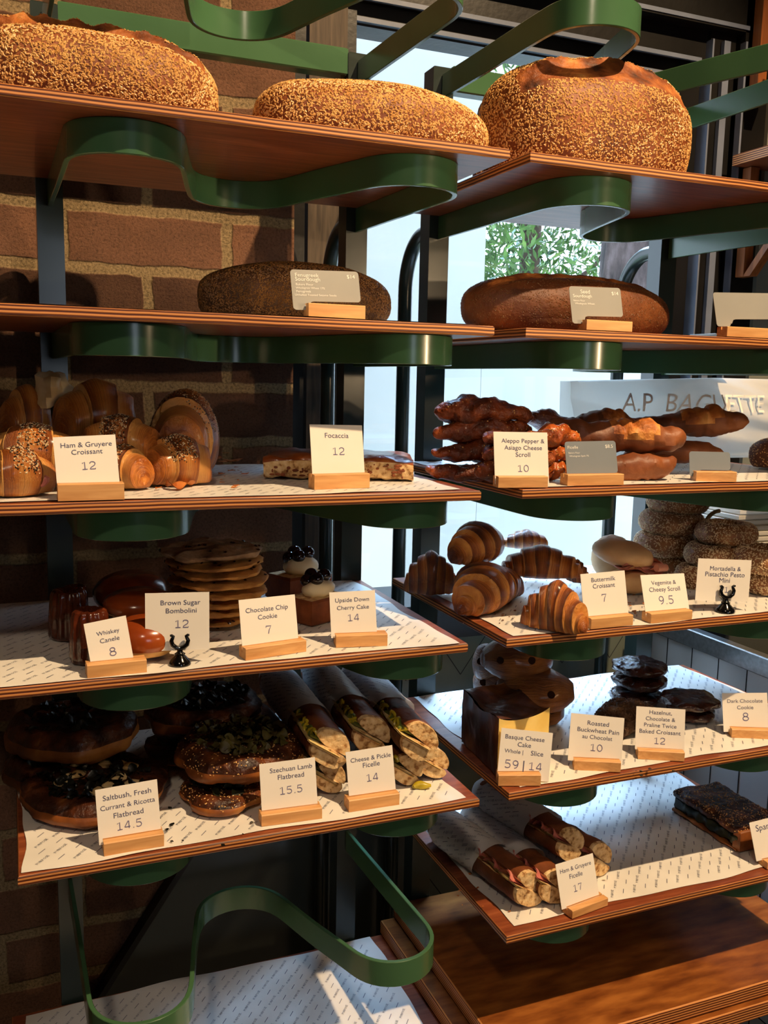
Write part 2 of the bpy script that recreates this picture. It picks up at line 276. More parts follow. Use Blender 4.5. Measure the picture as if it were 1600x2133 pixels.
# ------------------------------------------------------------------ geometry
class Geo:
    def __init__(s, V, F, UV=None, mats=None):
        s.V = np.asarray(V, float).reshape(-1, 3); s.F = [tuple(f) for f in F]
        s.UV = np.zeros((len(s.V), 2)) if UV is None else np.asarray(UV, float)
        s.M = [0]*len(s.F) if mats is None else list(mats)
    def copy(s): return Geo(s.V.copy(), s.F, s.UV.copy(), s.M)
    def __add__(s, o):
        k = len(s.V)
        return Geo(np.vstack([s.V, o.V]), s.F+[tuple(i+k for i in f) for f in o.F], np.vstack([s.UV, o.UV]), s.M+o.M)
    def setm(s, i): s.M = [i]*len(s.F); return s
    def mv(s, x, y, z): s.V = s.V+np.array([x, y, z]); return s
    def sc(s, x, y=None, z=None):
        s.V = s.V*np.array([x, x if y is None else y, x if z is None else z]); return s
    def rz(s, a):
        c, n = math.cos(a), math.sin(a); s.V = s.V@np.array([[c, n, 0], [-n, c, 0], [0, 0, 1]]); return s
    def rx(s, a):
        c, n = math.cos(a), math.sin(a); s.V = s.V@np.array([[1, 0, 0], [0, c, n], [0, -n, c]]); return s
    def ry(s, a):
        c, n = math.cos(a), math.sin(a); s.V = s.V@np.array([[c, 0, -n], [0, 1, 0], [n, 0, c]]); return s
    def normals(s):
        N = np.zeros_like(s.V)
        for f in s.F:
            a, b, c = s.V[f[0]], s.V[f[1]], s.V[f[2]]
            n = np.cross(b-a, c-a)
            if len(f) > 3: n = n+np.cross(c-a, s.V[f[3]]-a)
            for i in f: N[i] += n
        return N/(np.linalg.norm(N, axis=1, keepdims=True)+1e-12)
    def bumpy(s, amp, freq, seed=0, octv=2):
        N = s.normals(); o = Vector((seed*3.17, seed*1.31, seed*.73))
        d = np.array([noise.fractal(Vector(v)*freq+o, 1.0, 2.0, octv) for v in s.V])
        s.V = s.V+N*(d*amp)[:, None]; return s
def frame(o, x, y, z, g):      # put a local shape into the frame with axes x,y,z at o
    g.V = np.asarray(o)+g.V@np.array([x, y, z]); return g
def gsurf(fn, nu, nv, cu=False, cv=False, cap=False):
    V = []; UV = []
    for i in range(nu):
        u = i/nu if cu else i/(nu-1)
        for j in range(nv):
            v = j/nv if cv else j/(nv-1)
            V.append(fn(u, v)); UV.append((u, v))
    F = []
    for i in range(nu if cu else nu-1):
        for j in range(nv if cv else nv-1):
            a = i*nv+j; b = ((i+1) % nu)*nv+j; c = ((i+1) % nu)*nv+(j+1) % nv; d = i*nv+(j+1) % nv
            F.append((a, b, c, d))
    if cap and cv and not cu:
        F.append(tuple(range(nv))); F.append(tuple(reversed(range((nu-1)*nv, nu*nv))))
    return Geo(V, F, UV)
def box(x0, y0, z0, x1, y1, z1, bev=0):
    if bev:
        b = bev
        def sq(z, d): return [(x0+d, y0+d, z), (x1-d, y0+d, z), (x1-d, y1-d, z), (x0+d, y1-d, z)]
        prof = [(z0, b), (z0+b, 0), (z1-b, 0), (z1, b)]
        V = []
        for z, d in prof: V += sq(z, d)
        F = [(3, 2, 1, 0), (12, 13, 14, 15)]
        for k in range(3):
            for j in range(4): F.append((k*4+j, k*4+(j+1) % 4, k*4+4+(j+1) % 4, k*4+4+j))
        return Geo(V, F)
    V = [(x0, y0, z0), (x1, y0, z0), (x1, y1, z0), (x0, y1, z0), (x0, y0, z1), (x1, y0, z1), (x1, y1, z1), (x0, y1, z1)]
    return Geo(V, [(3, 2, 1, 0), (4, 5, 6, 7), (0, 1, 5, 4), (1, 2, 6, 5), (2, 3, 7, 6), (3, 0, 4, 7)])
def prism(poly, y0, y1):       # polygon in XZ extruded in Y
    n = len(poly); V = [(x, y0, z) for x, z in poly]+[(x, y1, z) for x, z in poly]
    F = [tuple(range(n)), tuple(reversed(range(n, 2*n)))]+[(j, j+n, (j+1) % n+n, (j+1) % n) for j in range(n)]
    return Geo(V, F)
def lathe(prof, n=24, fl=None):
    def f(u, v):
        k = v*(len(prof)-1); i = min(int(k), len(prof)-2); t = k-i
        r = prof[i][0]*(1-t)+prof[i+1][0]*t; z = prof[i][1]*(1-t)+prof[i+1][1]*t
        a = u*2*math.pi
        if fl: r *= fl(a, z)
        return (r*math.cos(a), r*math.sin(a), z)
    return gsurf(f, n, len(prof), cu=True)
def tube(path, r, n=10, sec=None, closed=False, uvlen=1):
    P = np.asarray(path, float); m = len(P); T = np.gradient(P, axis=0); T /= np.linalg.norm(T, axis=1, keepdims=True)
    up = np.array([0, 0, 1.0])
    if abs(T[0] @ up) > .9: up = np.array([0, 1.0, 0])
    V = []; UV = []
    rr = r if hasattr(r, '__len__') else [r]*m
    A = None
    for i in range(m):
        if A is None: A = np.cross(T[i], up)
        A = A-T[i]*(A@T[i]); A /= np.linalg.norm(A); B = np.cross(T[i], A)
        for j in range(n):
            a = 2*math.pi*j/n; V.append(P[i]+rr[i]*(math.cos(a)*A+math.sin(a)*B)); UV.append((i/(m-1), j/n))
    F = [(i*n+j, (i+1)*n+j, (i+1)*n+(j+1) % n, i*n+(j+1) % n) for i in range(m-1) for j in range(n)]
    F += [tuple(range(n)), tuple(reversed(range((m-1)*n, m*n)))]
    return Geo(V, F, UV)
def ellip(rx, ry, rz, nu=20, nv=12, e=2.0):
    def f(u, v):
        a = u*2*math.pi; b = (v-.5)*math.pi*.999
        cb, sb = math.cos(b), math.sin(b)
        k = abs(cb)**(2/e); s = math.copysign(abs(sb)**(2/e), sb)
        return (rx*k*math.cos(a), ry*k*math.sin(a), rz*s)
    return gsurf(f, nu, nv, cu=True)
def unit(g):                   # centre in x,y, sit on z=0, longest horizontal side = 1
    lo, hi = g.V.min(0), g.V.max(0)
    g.V = (g.V-np.array([(lo[0]+hi[0])/2, (lo[1]+hi[1])/2, lo[2]]))/max(hi[0]-lo[0], hi[1]-lo[1]); return g

ALLOC = []
def mk(name, g, mats, parent=None, loc=None, label=None, cat=None, group=None, kind=None, smooth=True):
    """link one mesh object; vertices are given in world space"""
    if isinstance(mats, str): mats = [mats]
    o0 = np.array(parent['_o']) if parent is not None else (np.array(loc) if loc is not None else np.array([(g.V[:, 0].min()+g.V[:, 0].max())/2, (g.V[:, 1].min()+g.V[:, 1].max())/2, g.V[:, 2].min()]))
    me = bpy.data.meshes.new(name)
    me.from_pydata((g.V-o0).tolist(), [], g.F)
    for mm in mats: me.materials.append(MATS[mm])
    me.polygons.foreach_set('material_index', g.M)
    me.polygons.foreach_set('use_smooth', [smooth]*len(g.F))
    uv = me.uv_layers.new(name='UVMap'); li = np.zeros(len(me.loops), int); me.loops.foreach_get('vertex_index', li)
    uv.data.foreach_set('uv', g.UV[li].ravel())
    me.update()
    if smooth: me.set_sharp_from_angle(angle=math.radians(28 if name == 'ribbon_bracket' else 48))
    o = bpy.data.objects.new(name, me); col.objects.link(o)
    if parent is not None: o.parent = parent
    else: o.location = o0
    o['_o'] = [float(x) for x in o0]; ALLOC.append(o)
    if label: o['label'] = label
    if cat: o['category'] = cat
    if group: o['group'] = group
    if kind: o['kind'] = kind
    return o
def thing(name, loc, label, cat, group=None):
    o = bpy.data.objects.new(name, None); col.objects.link(o); o.location = loc; o.empty_display_size = .02
    o['label'] = label; o['category'] = cat; o['_o'] = [float(x) for x in loc]; ALLOC.append(o)
    if group: o['group'] = group
    return o

def scatter(g, n, ln, wd, seed, cond=None, th=.4):
    """grain-shaped seeds lying on a surface, as one piece of geometry"""
    rs = np.random.RandomState(seed)
    T = []
    for f in g.F:
        for k in range(1, len(f)-1): T.append((f[0], f[k], f[k+1]))
    T = np.array(T); A, B, C = g.V[T[:, 0]], g.V[T[:, 1]], g.V[T[:, 2]]
    N = np.cross(B-A, C-A); ar = np.linalg.norm(N, axis=1); N = N/(ar[:, None]+1e-15)
    ctr = (g.V.min(0)+g.V.max(0))/2
    cen = (A+B+C)/3
    if ((N*(cen-ctr)).sum(1)*ar).sum() < 0: N = -N
    w = ar.copy()
    if cond is not None: w = w*cond(cen, N)
    w = w/w.sum()
    idx = rs.choice(len(T), n, p=w); r1 = np.sqrt(rs.rand(n, 1)); r2 = rs.rand(n, 1)
    p = A[idx]*(1-r1)+B[idx]*(r1*(1-r2))+C[idx]*(r1*r2); nn = N[idx]
    t = rs.randn(n, 3); t -= nn*(t*nn).sum(1, keepdims=True); t /= np.linalg.norm(t, axis=1, keepdims=True)
    t = t+nn*rs.uniform(-.35, .35, (n, 1)); b = np.cross(nn, t)
    s = rs.uniform(.8, 1.15, (n, 1))
    L, Wd = ln/2*s, wd/2*s
    V = np.stack([p+t*L+nn*Wd*.3, p+b*Wd+nn*Wd*.3-t*L*.25, p+nn*Wd*(.3+2*th)-t*L*.15, p-b*Wd+nn*Wd*.3-t*L*.25, p-t*L*.85+nn*Wd*.3, p-nn*Wd*.3], 1).reshape(-1, 3)
    base = np.array([(0, 2, 1), (0, 3, 2), (4, 1, 2), (4, 2, 3), (0, 1, 5), (0, 5, 3), (4, 5, 1), (4, 3, 5)])
    F = (base[None]+6*np.arange(n)[:, None, None]).reshape(-1, 3)
    return Geo(V, F.tolist())

def fit(g, bx, zb, rot=0, Y=None, tilt=0, roll_=0, Hs=None, name=''):
    """scale, turn and place a unit shape so that it stands at height zb and covers the measured outline"""
    g = g.copy()
    if roll_: g.rx(roll_)
    if tilt: g.ry(tilt)
    g.rz(rot); lo, hi = g.V.min(0), g.V.max(0)
    g.V -= np.array([(lo[0]+hi[0])/2, (lo[1]+hi[1])/2, lo[2]])
    sub = g.V[::max(1, len(g.V)//700)]
    x0, y0, x1, y1 = bx
    def bb(X, Yc, Wd, Hd):
        q = proj(sub*np.array([Wd, Wd, Hd])+np.array([X, Yc, zb]))
        return np.array([q[:, 0].min(), q[:, 1].min(), q[:, 0].max(), q[:, 1].max()])
    if Y is None:
        c = atZ((x0+x1)/2, y1-8, zb); Yc = c[1]+.02
    else: Yc = Y; c = atY((x0+x1)/2, y1, Y)
    w0 = (x1-x0)*Yc/FPX; p = np.array([c[0], Yc, w0, w0]) if Hs is None else np.array([c[0], Yc, w0, Hs])
    T = np.array([x0, y0, x1, y1], float)
    if Y is None: act, eq = [0, 1, 2, 3], [0, 1, 2, 3]
    else: act, eq = [0, 2, 3], [0, 1, 2]
    for _ in range(30):
        r = (bb(*p)-T)[eq]
        if abs(r).max() < .3: break
        J = np.zeros((len(eq), len(act)))
        for k, a in enumerate(act):
            q = p.copy(); h = 1e-4; q[a] += h; J[:, k] = ((bb(*q)-T)[eq]-r)/h
        st = np.linalg.lstsq(J, -r, rcond=None)[0]
        st = np.clip(st, -.03, .03); p[act] += st
        p[2] = max(p[2], .008); p[3] = max(p[3], .003); p[1] = min(max(p[1], .93), 1.7)
    r = bb(*p)-T
    print('fit %-60s X %.3f Y %.3f W %.3f H %.3f zb %.3f' % ((name[:60],)+tuple(p)+(zb-ZC,)))
    if abs(r[eq]).max() > 4 or not (.15 < p[3]/p[2] < 6): print('FIT?', name, bx, 'res', np.round(r), 'X %.3f Y %.3f W %.3f H %.3f' % tuple(p))
    g.V = g.V*np.array([p[2], p[2], p[3]])+np.array([p[0], p[1], zb])
    g.p = p
    return g
def fit2(g, x0, x1, zb, Y, H, rot=0):
    g = g.copy().rz(rot); lo, hi = g.V.min(0), g.V.max(0)
    g.V -= np.array([(lo[0]+hi[0])/2, (lo[1]+hi[1])/2, lo[2]]); g.V[:, 2] *= H/g.V[:, 2].max()
    X, W_ = atY((x0+x1)/2, 1066, Y)[0], (x1-x0)*Y/FPX; b = g.V.copy()
    for _ in range(12):
        q = proj(b*np.array([W_, W_, 1])+np.array([X, Y, zb]))[:, 0]
        W_ *= (x1-x0)/(q.max()-q.min()); X += ((x0+x1)-(q.max()+q.min()))/2*Y*.93/FPX
    g.V = b*np.array([W_, W_, 1])+np.array([X, Y, zb]); return g
def stack(make, xs, ytop, z0, Y, labs, ov=.93):
    sh = [make(k) for k in range(len(xs))]
    def build(H): return [fit2(sh[k], a, b, z0+k*H*ov, Y, H, k*1.3) for k, (a, b) in enumerate(xs)]
    lo, hi = .004, .07
    for _ in range(14):
        m_ = (lo+hi)/2
        if proj(build(m_)[-1].V)[:, 1].min() > ytop: lo = m_
        else: hi = m_
    print('stack', labs[0], 'H %.3f' % lo)
    return list(zip(build(lo), labs))

# text ------------------------------------------------------------
def text_geo(body, res=3):
    cu = bpy.data.curves.new('t', 'FONT'); cu.body = body; cu.size = 1; cu.resolution_u = res; cu.fill_mode = 'FRONT'
    o = bpy.data.objects.new('t', cu); col.objects.link(o)
    dg = bpy.context.evaluated_depsgraph_get(); me = o.evaluated_get(dg).to_mesh()
    V = np.array([v.co[:] for v in me.vertices]); F = [tuple(p.vertices) for p in me.polygons]
    o.evaluated_get(dg).to_mesh_clear(); bpy.data.objects.remove(o); bpy.data.curves.remove(cu)
    g = Geo(V, F); lo, hi = V.min(0), V.max(0)
    g.V -= np.array([(lo[0]+hi[0])/2, 0, 0]); g.w = hi[0]-lo[0]; g.asc = hi[1]
    return g
STROKES = {'0': [[(.5+.42*math.sin(a), .5-.46*math.cos(a)) for a in np.linspace(0, 6.2832, 26)]],
 '1': [[(.12, .80), (.50, .97), (.50, .04)], [(.12, .04), (.88, .04)]],
 '2': [[(.10, .76), (.16, .90), (.34, .97), (.60, .97), (.82, .88), (.88, .72), (.80, .54), (.55, .40), (.22, .24), (.10, .04)], [(.10, .04), (.90, .04), (.90, .16)]],
 '4': [[(.72, .04), (.72, .97), (.62, .97), (.08, .30), (.08, .26), (.92, .26)]],
 '5': [[(.84, .96), (.20, .96), (.16, .54), (.34, .60), (.58, .60), (.80, .50), (.88, .32), (.80, .14), (.56, .04), (.32, .04), (.10, .14)]],
 '7': [[(.10, .80), (.10, .96), (.88, .96), (.56, .50), (.42, .04)]],
 '8': [[(.5+.34*math.sin(a), .75-.22*math.cos(a)) for a in np.linspace(0, 6.2832, 20)], [(.5+.42*math.sin(a), .28-.25*math.cos(a)) for a in np.linspace(0, 6.2832, 22)]],
 '9': [[(.86, .66), (.78, .48), (.50, .38), (.20, .48), (.12, .68), (.22, .88), (.50, .97), (.78, .88), (.88, .66), (.84, .36), (.66, .12), (.36, .03)]],
 '.': [[(.18, .04), (.32, .04)]]}
def number_geo(txt, w=.11):
    V, F, x0 = [], [], 0
    for ch in txt:
        for st in STROKES[ch]:
            P = np.array(st)*np.array([.86, 1])+np.array([x0, 0]); Tn = np.gradient(P, axis=0); Tn /= np.linalg.norm(Tn, axis=1, keepdims=True)
            N = np.column_stack([-Tn[:, 1], Tn[:, 0]])*w/2; k = len(V)
            V += [(p[0]+n[0], p[1]+n[1], 0) for p, n in zip(P, N)]+[(p[0]-n[0], p[1]-n[1], 0) for p, n in zip(P, N)]; m_ = len(P)
            F += [(k+j, k+j+1, k+m_+j+1, k+m_+j) for j in range(m_-1)]
        x0 += .50 if ch == '.' else 1.0
    g = Geo(V, F); lo, hi = g.V.min(0), g.V.max(0); g.V -= np.array([(lo[0]+hi[0])/2, 0, 0]); g.w = hi[0]-lo[0]; return g
WORD = text_geo('PURPOSE', 1)
def word_pattern(x0, x1, y0, y1, inside, seed=0, size=.0215, step=.040, ang=52):
    """the printed word of the liner, repeated in staggered rows with a short dash of small print between"""
    a = math.radians(ang); out = Geo(np.zeros((0, 3)), [])
    Vs, Fs, k = [], [], 0
    w = WORD.V.copy(); w[:, 1] -= .35; w = w/WORD.w*size
    c, s = math.cos(a), math.sin(a); R2 = np.array([[c, s], [-s, c]])
    wr = w[:, :2]@R2
    d = np.array([(-.006, -.0005), (.006, -.0005), (.006, .0005), (-.006, .0005)])@R2
    i = 0
    for iy in range(int((y1-y0)/(step*.5))+1):
        for ix in range(int((x1-x0)/step)+2):
            x = x0+ix*step+(iy % 2)*step*.5; y = y0+iy*step*.5
            if inside(x, y, size*.5):
                Vs.append(wr+np.array([x, y])); Fs += [tuple(q+k for q in f) for f in WORD.F]; k += len(wr)
            x += step*.5
            if inside(x, y, .007):
                Vs.append(d+np.array([x, y])); Fs.append((k, k+1, k+2, k+3)); k += 4
    if not Vs: return out
    V = np.vstack(Vs); return Geo(np.column_stack([V, np.zeros(len(V))]), Fs)

# ------------------------------------------------------------------ levels
U = {1: .262, 2: .055, 3: -.146, 4: -.340, 5: -.552, 6: -.760}
U = {k: v+ZC for k, v in U.items()}; TH = .012
T = {k: v+TH for k, v in U.items()}
YF, YB = 1.0, 1.384
LX = {1: (-.17, .560), 2: (-.15, .548), 3: (-.12, .538), 4: (-.10, .527), 5: (-.010, .552)}
RX = {1: (.588, 1.20), 2: (.592, 1.19), 3: (.597, 1.20), 4: (.583, 1.20), 5: (.596, 1.205), 6: (.602, 1.19)}
T7L, T7R = ZC-.972, ZC-.918
WALL = 1.57
# ------------------------------------------------------------------ the room
def struct(name, g, mats, **k): return mk(name, g, mats, kind='structure', smooth=False, **k)
BE = .463
struct('wall_back', box(-1.6, WALL, 0, BE, WALL+.22, 3.9), 'brick', loc=(-.040, WALL, ZC-.0135))
struct('floor', box(-1.6, -3.4, -.06, 2.9, WALL+.1, 0), 'concrete')
struct('ceiling', box(-1.6, -3.4, 3.85, 2.9, WALL+.22, 3.95), 'room_ceiling')
struct('wall_left', box(-1.7, -3.4, 0, -1.6, WALL, 3.9), 'room_plaster')
struct('wall_right', box(2.9, -3.4, 0, 3.0, WALL+.1, 3.9), 'room_plaster')
fw = box(-1.6, -3.5, 0, .2, -3.4, 3.9)+box(.9, -3.5, 0, 2.9, -3.4, 3.9)+box(.2, -3.5, 2.3, .9, -3.4, 3.9)+box(.2, -3.5, 0, .9, -3.4, 1.3)
struct('wall_front', fw, 'room_plaster')
GX0, GX1 = .590, 1.298          # glass, at Y 1.65
GZ1 = ZC+.622; GZ0 = ZC-.43
WX1 = 1.492
struct('wall_back_right', box(WX1, WALL, 0, 2.95, WALL+.2, 3.9), 'grey_wall')
struct('wall_back_top', box(BE, WALL+.0, ZC+.90, WX1, WALL+.2, 3.9), 'brick', loc=(.1, WALL, ZC-.0135))
struct('wall_back_low', box(BE, WALL+.02, 0, WX1, WALL+.2, ZC-.50), 'sage_tile')
# herringbone joints of the tiled wall
jt = Geo(np.zeros((0, 3)), [])
for k in range(9):
    for s in (1, -1):
        for zz in (ZC-.50-.17*j for j in range(0, 6)):
            cx = BE+.06+k*.12
            a = np.array([cx, zz]); b = np.array([cx+s*.06*1.0, zz-.085])
            d = (b-a)/np.linalg.norm(b-a); nrm = np.array([-d[1], d[0]])*.0009
            q = [a+nrm, a-nrm, b-nrm, b+nrm]
            if min(p[0] for p in q) < BE+.002: continue
            jt = jt+Geo([(p[0], WALL+.0195, p[1]) for p in q], [(0, 1, 2, 3)])
struct('trim_1', jt, 'grout_black')
# window: outer frame, stepped header, jambs, sill, glass
fr = box(BE+.002, WALL+.03, GZ0-.05, BE+.028, WALL+.17, ZC+.9)
fr += box(GX0-.022, WALL+.05, GZ0, GX0, WALL+.11, GZ1+.02)
fr += box(BE, WALL+.01, ZC+.72, WX1, WALL+.17, ZC+.9)
fr += box(BE+.1, WALL+.04, GZ1+.04, WX1-.03, WALL+.15, ZC+.73)
fr += box(GX0-.02, WALL+.06, GZ1, GX1+.03, WALL+.12, GZ1+.045)
fr += box(GX1, WALL+.05, GZ0, GX1+.05, WALL+.12, GZ1+.1)+box(GX1+.055, WALL+.03, GZ0-.06, GX1+.12, WALL+.12, ZC+.8)+box(GX1+.126, WALL+.01, GZ0-.06, WX1, WALL+.14, ZC+.8)
fr += box(GX1+.04, WALL+.1, GZ0-.06, WX1, WALL+.17, ZC+.8)
fr += box(BE, WALL-.005, GZ0-.07, WX1, WALL+.17, GZ0)
struct('window_1', fr, 'window_frame')
tb = box(BE+.034, WALL+.03, GZ0, GX0-.024, WALL+.1, GZ1+.10)
struct('trim_2', tb, 'old_timber')
tr = box(GX1+.052, WALL+.02, GZ0, GX1+.056, WALL+.1, ZC+.7)+box(GX1+.080, WALL+.018, GZ0, GX1+.096, WALL+.028, ZC+.7)+box(GX1+.123, WALL+.004, GZ0, GX1+.128, WALL+.02, ZC+.7)
tr += box(GX0-.04, WALL+.036, GZ1+.036, GX1+.04, WALL+.042, GZ1+.044)+box(GX0-.02, WALL+.008, ZC+.724, WX1-.06, WALL+.012, ZC+.732)+box(GX0, WALL+.05, GZ1+.004, GX1, WALL+.062, GZ1+.012)
struct('trim_3', tr, 'bright_strip')
struct('window_2', box(GX0-.005, 1.660, GZ0, GX1+.005, 1.665, GZ1+.01), 'window_glass')
# dark glossy panel that leans on the brick below the left shelves
pa, pb = atY(395, 1785, 1.55), atY(205, 2085, 1.55)
dx = (pb[0]-pa[0])/(pb[2]-pa[2])
def dg(z): return pa[0]+(z-pa[2])*dx
pl = prism([(dg(ZC-.72), ZC-.72), (dg(.02), .02), (.72, .02), (.72, ZC-.72)], 1.540, 1.556)
struct('trim_4', pl, 'dark_panel')
struct('trim_5', prism([(dg(ZC-.72)-.012, ZC-.72), (dg(.02)-.012, .02), (dg(.02), .02), (dg(ZC-.72), ZC-.72)], 1.536, 1.568), 'window_frame')

# ------------------------------------------------------------------ outside
def out_tree(name, x, y, r, h, label, lean=0, branches=(), bark='bark_pale', seed=1, crown=None):
    root = thing(name, (x, y, 0), label, 'tree')
    P = [(x+lean*t+.03*math.sin(5*t+seed), y, h*t) for t in np.linspace(0, 1, 14)]
    g = tube(P, [r*(1.15-.5*t) for t in np.linspace(0, 1, 14)], 14).bumpy(r*.12, 4/r*.3, seed)
    mk('trunk', g, bark, root)
    for (t0, dx_, dz, rb) in branches:
        p0 = np.array([x+lean*t0, y, h*t0]); q = [p0+np.array([dx_*s+.06*math.sin(7*s+seed), -.1*s, dz*s**1.2]) for s in np.linspace(0, 1, 10)]
        mk('branch', tube(q, [rb*(1-.7*s) for s in np.linspace(0, 1, 10)], 8), bark, root)
    if crown:
        rs = np.random.RandomState(seed); Vs, Fs, k = [], [], 0
        for (cx, cz, sx, sz, n) in crown:
            c = rs.randn(n, 3)*np.array([sx, .35, sz])+np.array([cx, y+.1, cz])
            d = rs.randn(n, 3); d[:, 2] -= .6; d /= np.linalg.norm(d, axis=1, keepdims=True)
            e = np.cross(d, rs.randn(n, 3)); e /= np.linalg.norm(e, axis=1, keepdims=True)
            l = rs.uniform(.03, .07, (n, 1)); V = np.stack([c-d*l, c+e*l*.25, c+d*l, c-e*l*.25], 1).reshape(-1, 3)
            Vs.append(V); Fs += [(k+4*i, k+4*i+1, k+4*i+2, k+4*i+3) for i in range(n)]; k += 4*n
        mk('foliage', Geo(np.vstack(Vs), Fs), 'gum_leaf', root, kind='stuff')
struct('ground', box(-2, 1.8, -.1, 12, 14, -.02), 'ground')
g = box(.2, 3.0, 0, 1.595, 3.12, ZC+1.3)
mk('rendered_wall', g, 'white_render', smooth=False, label='tall pale rendered wall seen through the glass, left of the trees', cat='wall')
g = box(1.597, 3.0, 0, 4.2, 3.12, ZC+.19)
mk('garden_wall', g, 'white_render', smooth=False, label='low white wall outside, running below the trees', cat='wall')
out_tree('gum_tree', 4.02, 5.4, .26, 6, 'thick rough-barked trunk outside at the right edge of the glass', .15, (), 'bark', 3)
out_tree('slender_tree', 3.1, 6.2, .07, 6, 'slender tree with leaning bough outside beside the tall pale wall', -.2, ((.30, -.8, .5, .03), (.42, .8, .6, .028), (.36, .5, -.1, .02)), 'bark_pale', 5,
         [(2.9, 2.6, .5, .5, 900), (3.3, 3.3, .6, .6, 1200), (3.2, 1.9, .5, .35, 1100)])
out_tree('forked_tree', 4.1, 7.0, .09, 6, 'forked pale tree outside, in front of dense leaves', .2, ((.34, .7, .6, .04), (.30, -.9, .3, .03), (.45, -.6, .6, .03)), 'bark_pale', 9,
         [(4.0, 2.4, .6, .35, 1600), (4.3, 3.0, .5, .6, 1200), (4.6, 2.2, .5, .4, 1300), (4.2, 3.9, .8, .5, 1400)])
# ------------------------------------------------------------------ shelving frames
def ribbon_path(x0, x1):
    P = [(x0, 1.384)]; s = (x1-x0)/.45
    f = lambda x: x0+(x-.06)*s
    P += [(f(.063), 1.25), (f(.065), 1.12)]
    def arc(cx, cy, r, a0, a1, n=14): return [(f(cx)+r*math.cos(math.radians(a)), cy+r*math.sin(math.radians(a))) for a in np.linspace(a0, a1, n)]
    P += arc(.127, 1.085, .062, 180, 350, 18)
    P += [(f(.207), 1.16)]
    P += arc(.287, 1.212, .065, 165, 20, 16)
    P += [(f(.375), 1.15)]
    P += arc(.464, 1.085, .061, 190, 360, 18)
    P += [(f(.522), 1.14), (f(.516), 1.26), (x1, 1.384)]
    P = np.array(P)
    d = np.r_[0, np.cumsum(np.linalg.norm(np.diff(P, axis=0), axis=1))]
    s_ = np.linspace(0, d[-1], 150); Q = np.column_stack([np.interp(s_, d, P[:, 0]), np.interp(s_, d, P[:, 1])])
    for _ in range(3): Q[1:-1] = (Q[:-2]+2*Q[1:-1]+Q[2:])/4
    return Q
def ribbon(x0, x1, ztop, h=.036, th=.006):
    Q = ribbon_path(x0, x1); Tn = np.gradient(Q, axis=0); Tn /= np.linalg.norm(Tn, axis=1, keepdims=True); N = np.column_stack([-Tn[:, 1], Tn[:, 0]])
    b = .0007
    prof = [(-th/2, b), (-th/2+b, 0), (th/2-b, 0), (th/2, b), (th/2, h-b), (th/2-b, h), (-th/2+b, h), (-th/2, h-b)]
    V = []; 
    for q, n in zip(Q, N):
        for o, z in prof: V.append((q[0]+n[0]*o, q[1]+n[1]*o, ztop-h+z))
    k = len(prof); F = [(i*k+j, (i+1)*k+j, (i+1)*k+(j+1) % k, i*k+(j+1) % k) for i in range(len(Q)-1) for j in range(k)]
    F += [tuple(range(k)), tuple(reversed(range((len(Q)-1)*k, len(Q)*k)))]
    return Geo(V, F)
def bay(x0, x1, levels, label, top):
    root = thing('shelving_frame', ((x0+x1)/2, 1.4, 0), label, 'shelving')
    for x in (x0, x1):
        mk('post', box(x-.0175, 1.386, 0, x+.0175, 1.422, ZC+.490, .002), 'green_post', root, smooth=False)
        zt = ZC+.243; P = [(x, 1.52, 0), (x, 1.52, .6), (x, 1.52, zt-.09)]
        P += [(x, 1.44+.08*math.cos(a), zt-.09+.09*math.sin(a)) for a in np.linspace(.1, math.pi/2, 12)]+[(x, 1.41, zt)]
        mk('support_tube', tube(P, .0125, 16), 'green_post', root)
        mk('bolt', lathe([(.0001, 0), (.005, 0), (.005, .003), (.0001, .004)], 10).rx(math.pi/2).mv(x-.006, 1.386, ZC+.425), 'steel', root)
    mk('crossbar', box(x0+.0175, 1.388, ZC+.456, x1-.0175, 1.414, ZC+.495, .002), 'green', root, smooth=False)
    for z in levels: mk('ribbon_bracket', ribbon(x0, x1, z), 'green', root)
    return root
bay(.060, .510, [ZC+.478]+[U[k] for k in (1, 2, 3, 4, 5)]+[ZC-.765, T7L-TH], 'green steel shelving frame with ribbon brackets, left bay against the brick wall', .49)
bay(.652, 1.110, [ZC+.478]+[U[k] for k in (1, 2, 3, 4, 5, 6)]+[T7R-.052], 'green steel shelving frame with ribbon brackets, right bay before the window', .49)

def shelf(x0, x1, top, label, yf=YF, th=TH, mat='ply_face'):
    b = .0015
    g = box(x0, yf, top-th, x1, YB, top, b)
    g.M = [0, 0]+[1]*12
    # bevel rings: keep the faces of the middle ring as plies
    g.M = [0, 0]+[1, 1, 1, 1]+[1, 1, 1, 1]+[1, 1, 1, 1]
    return mk('plywood_shelf', g, [mat, 'ply_edge'], smooth=False, label=label, cat='shelf')
shelf(*LX[1], T[1], 'top left plywood shelf carrying two seeded loaves')
shelf(*LX[2], T[2], 'left plywood shelf carrying the single dark seeded loaf')
shelf(*LX[3], T[3], 'left plywood shelf carrying ham croissants and focaccia')
shelf(*LX[4], T[4], 'left plywood shelf carrying the tall cookie stack and cherry cakes')
shelf(*LX[5], T[5], 'left plywood shelf carrying flatbreads and wrapped pickle sandwiches')
shelf(*RX[1], T[1], 'top right plywood shelf carrying the scored seeded loaf')
shelf(*RX[2], T[2], 'right plywood shelf carrying the long brown loaf in front of the glass')
shelf(*RX[3], T[3], 'right plywood shelf carrying cheese scrolls and ficelles')
shelf(*RX[4], T[4], 'right plywood shelf carrying croissants and bagels')
shelf(*RX[5], T[5], 'right plywood shelf carrying cheesecake and dark cookies')
shelf(*RX[6], T[6], 'right plywood shelf carrying wrapped ham sandwiches and spinach pastry')
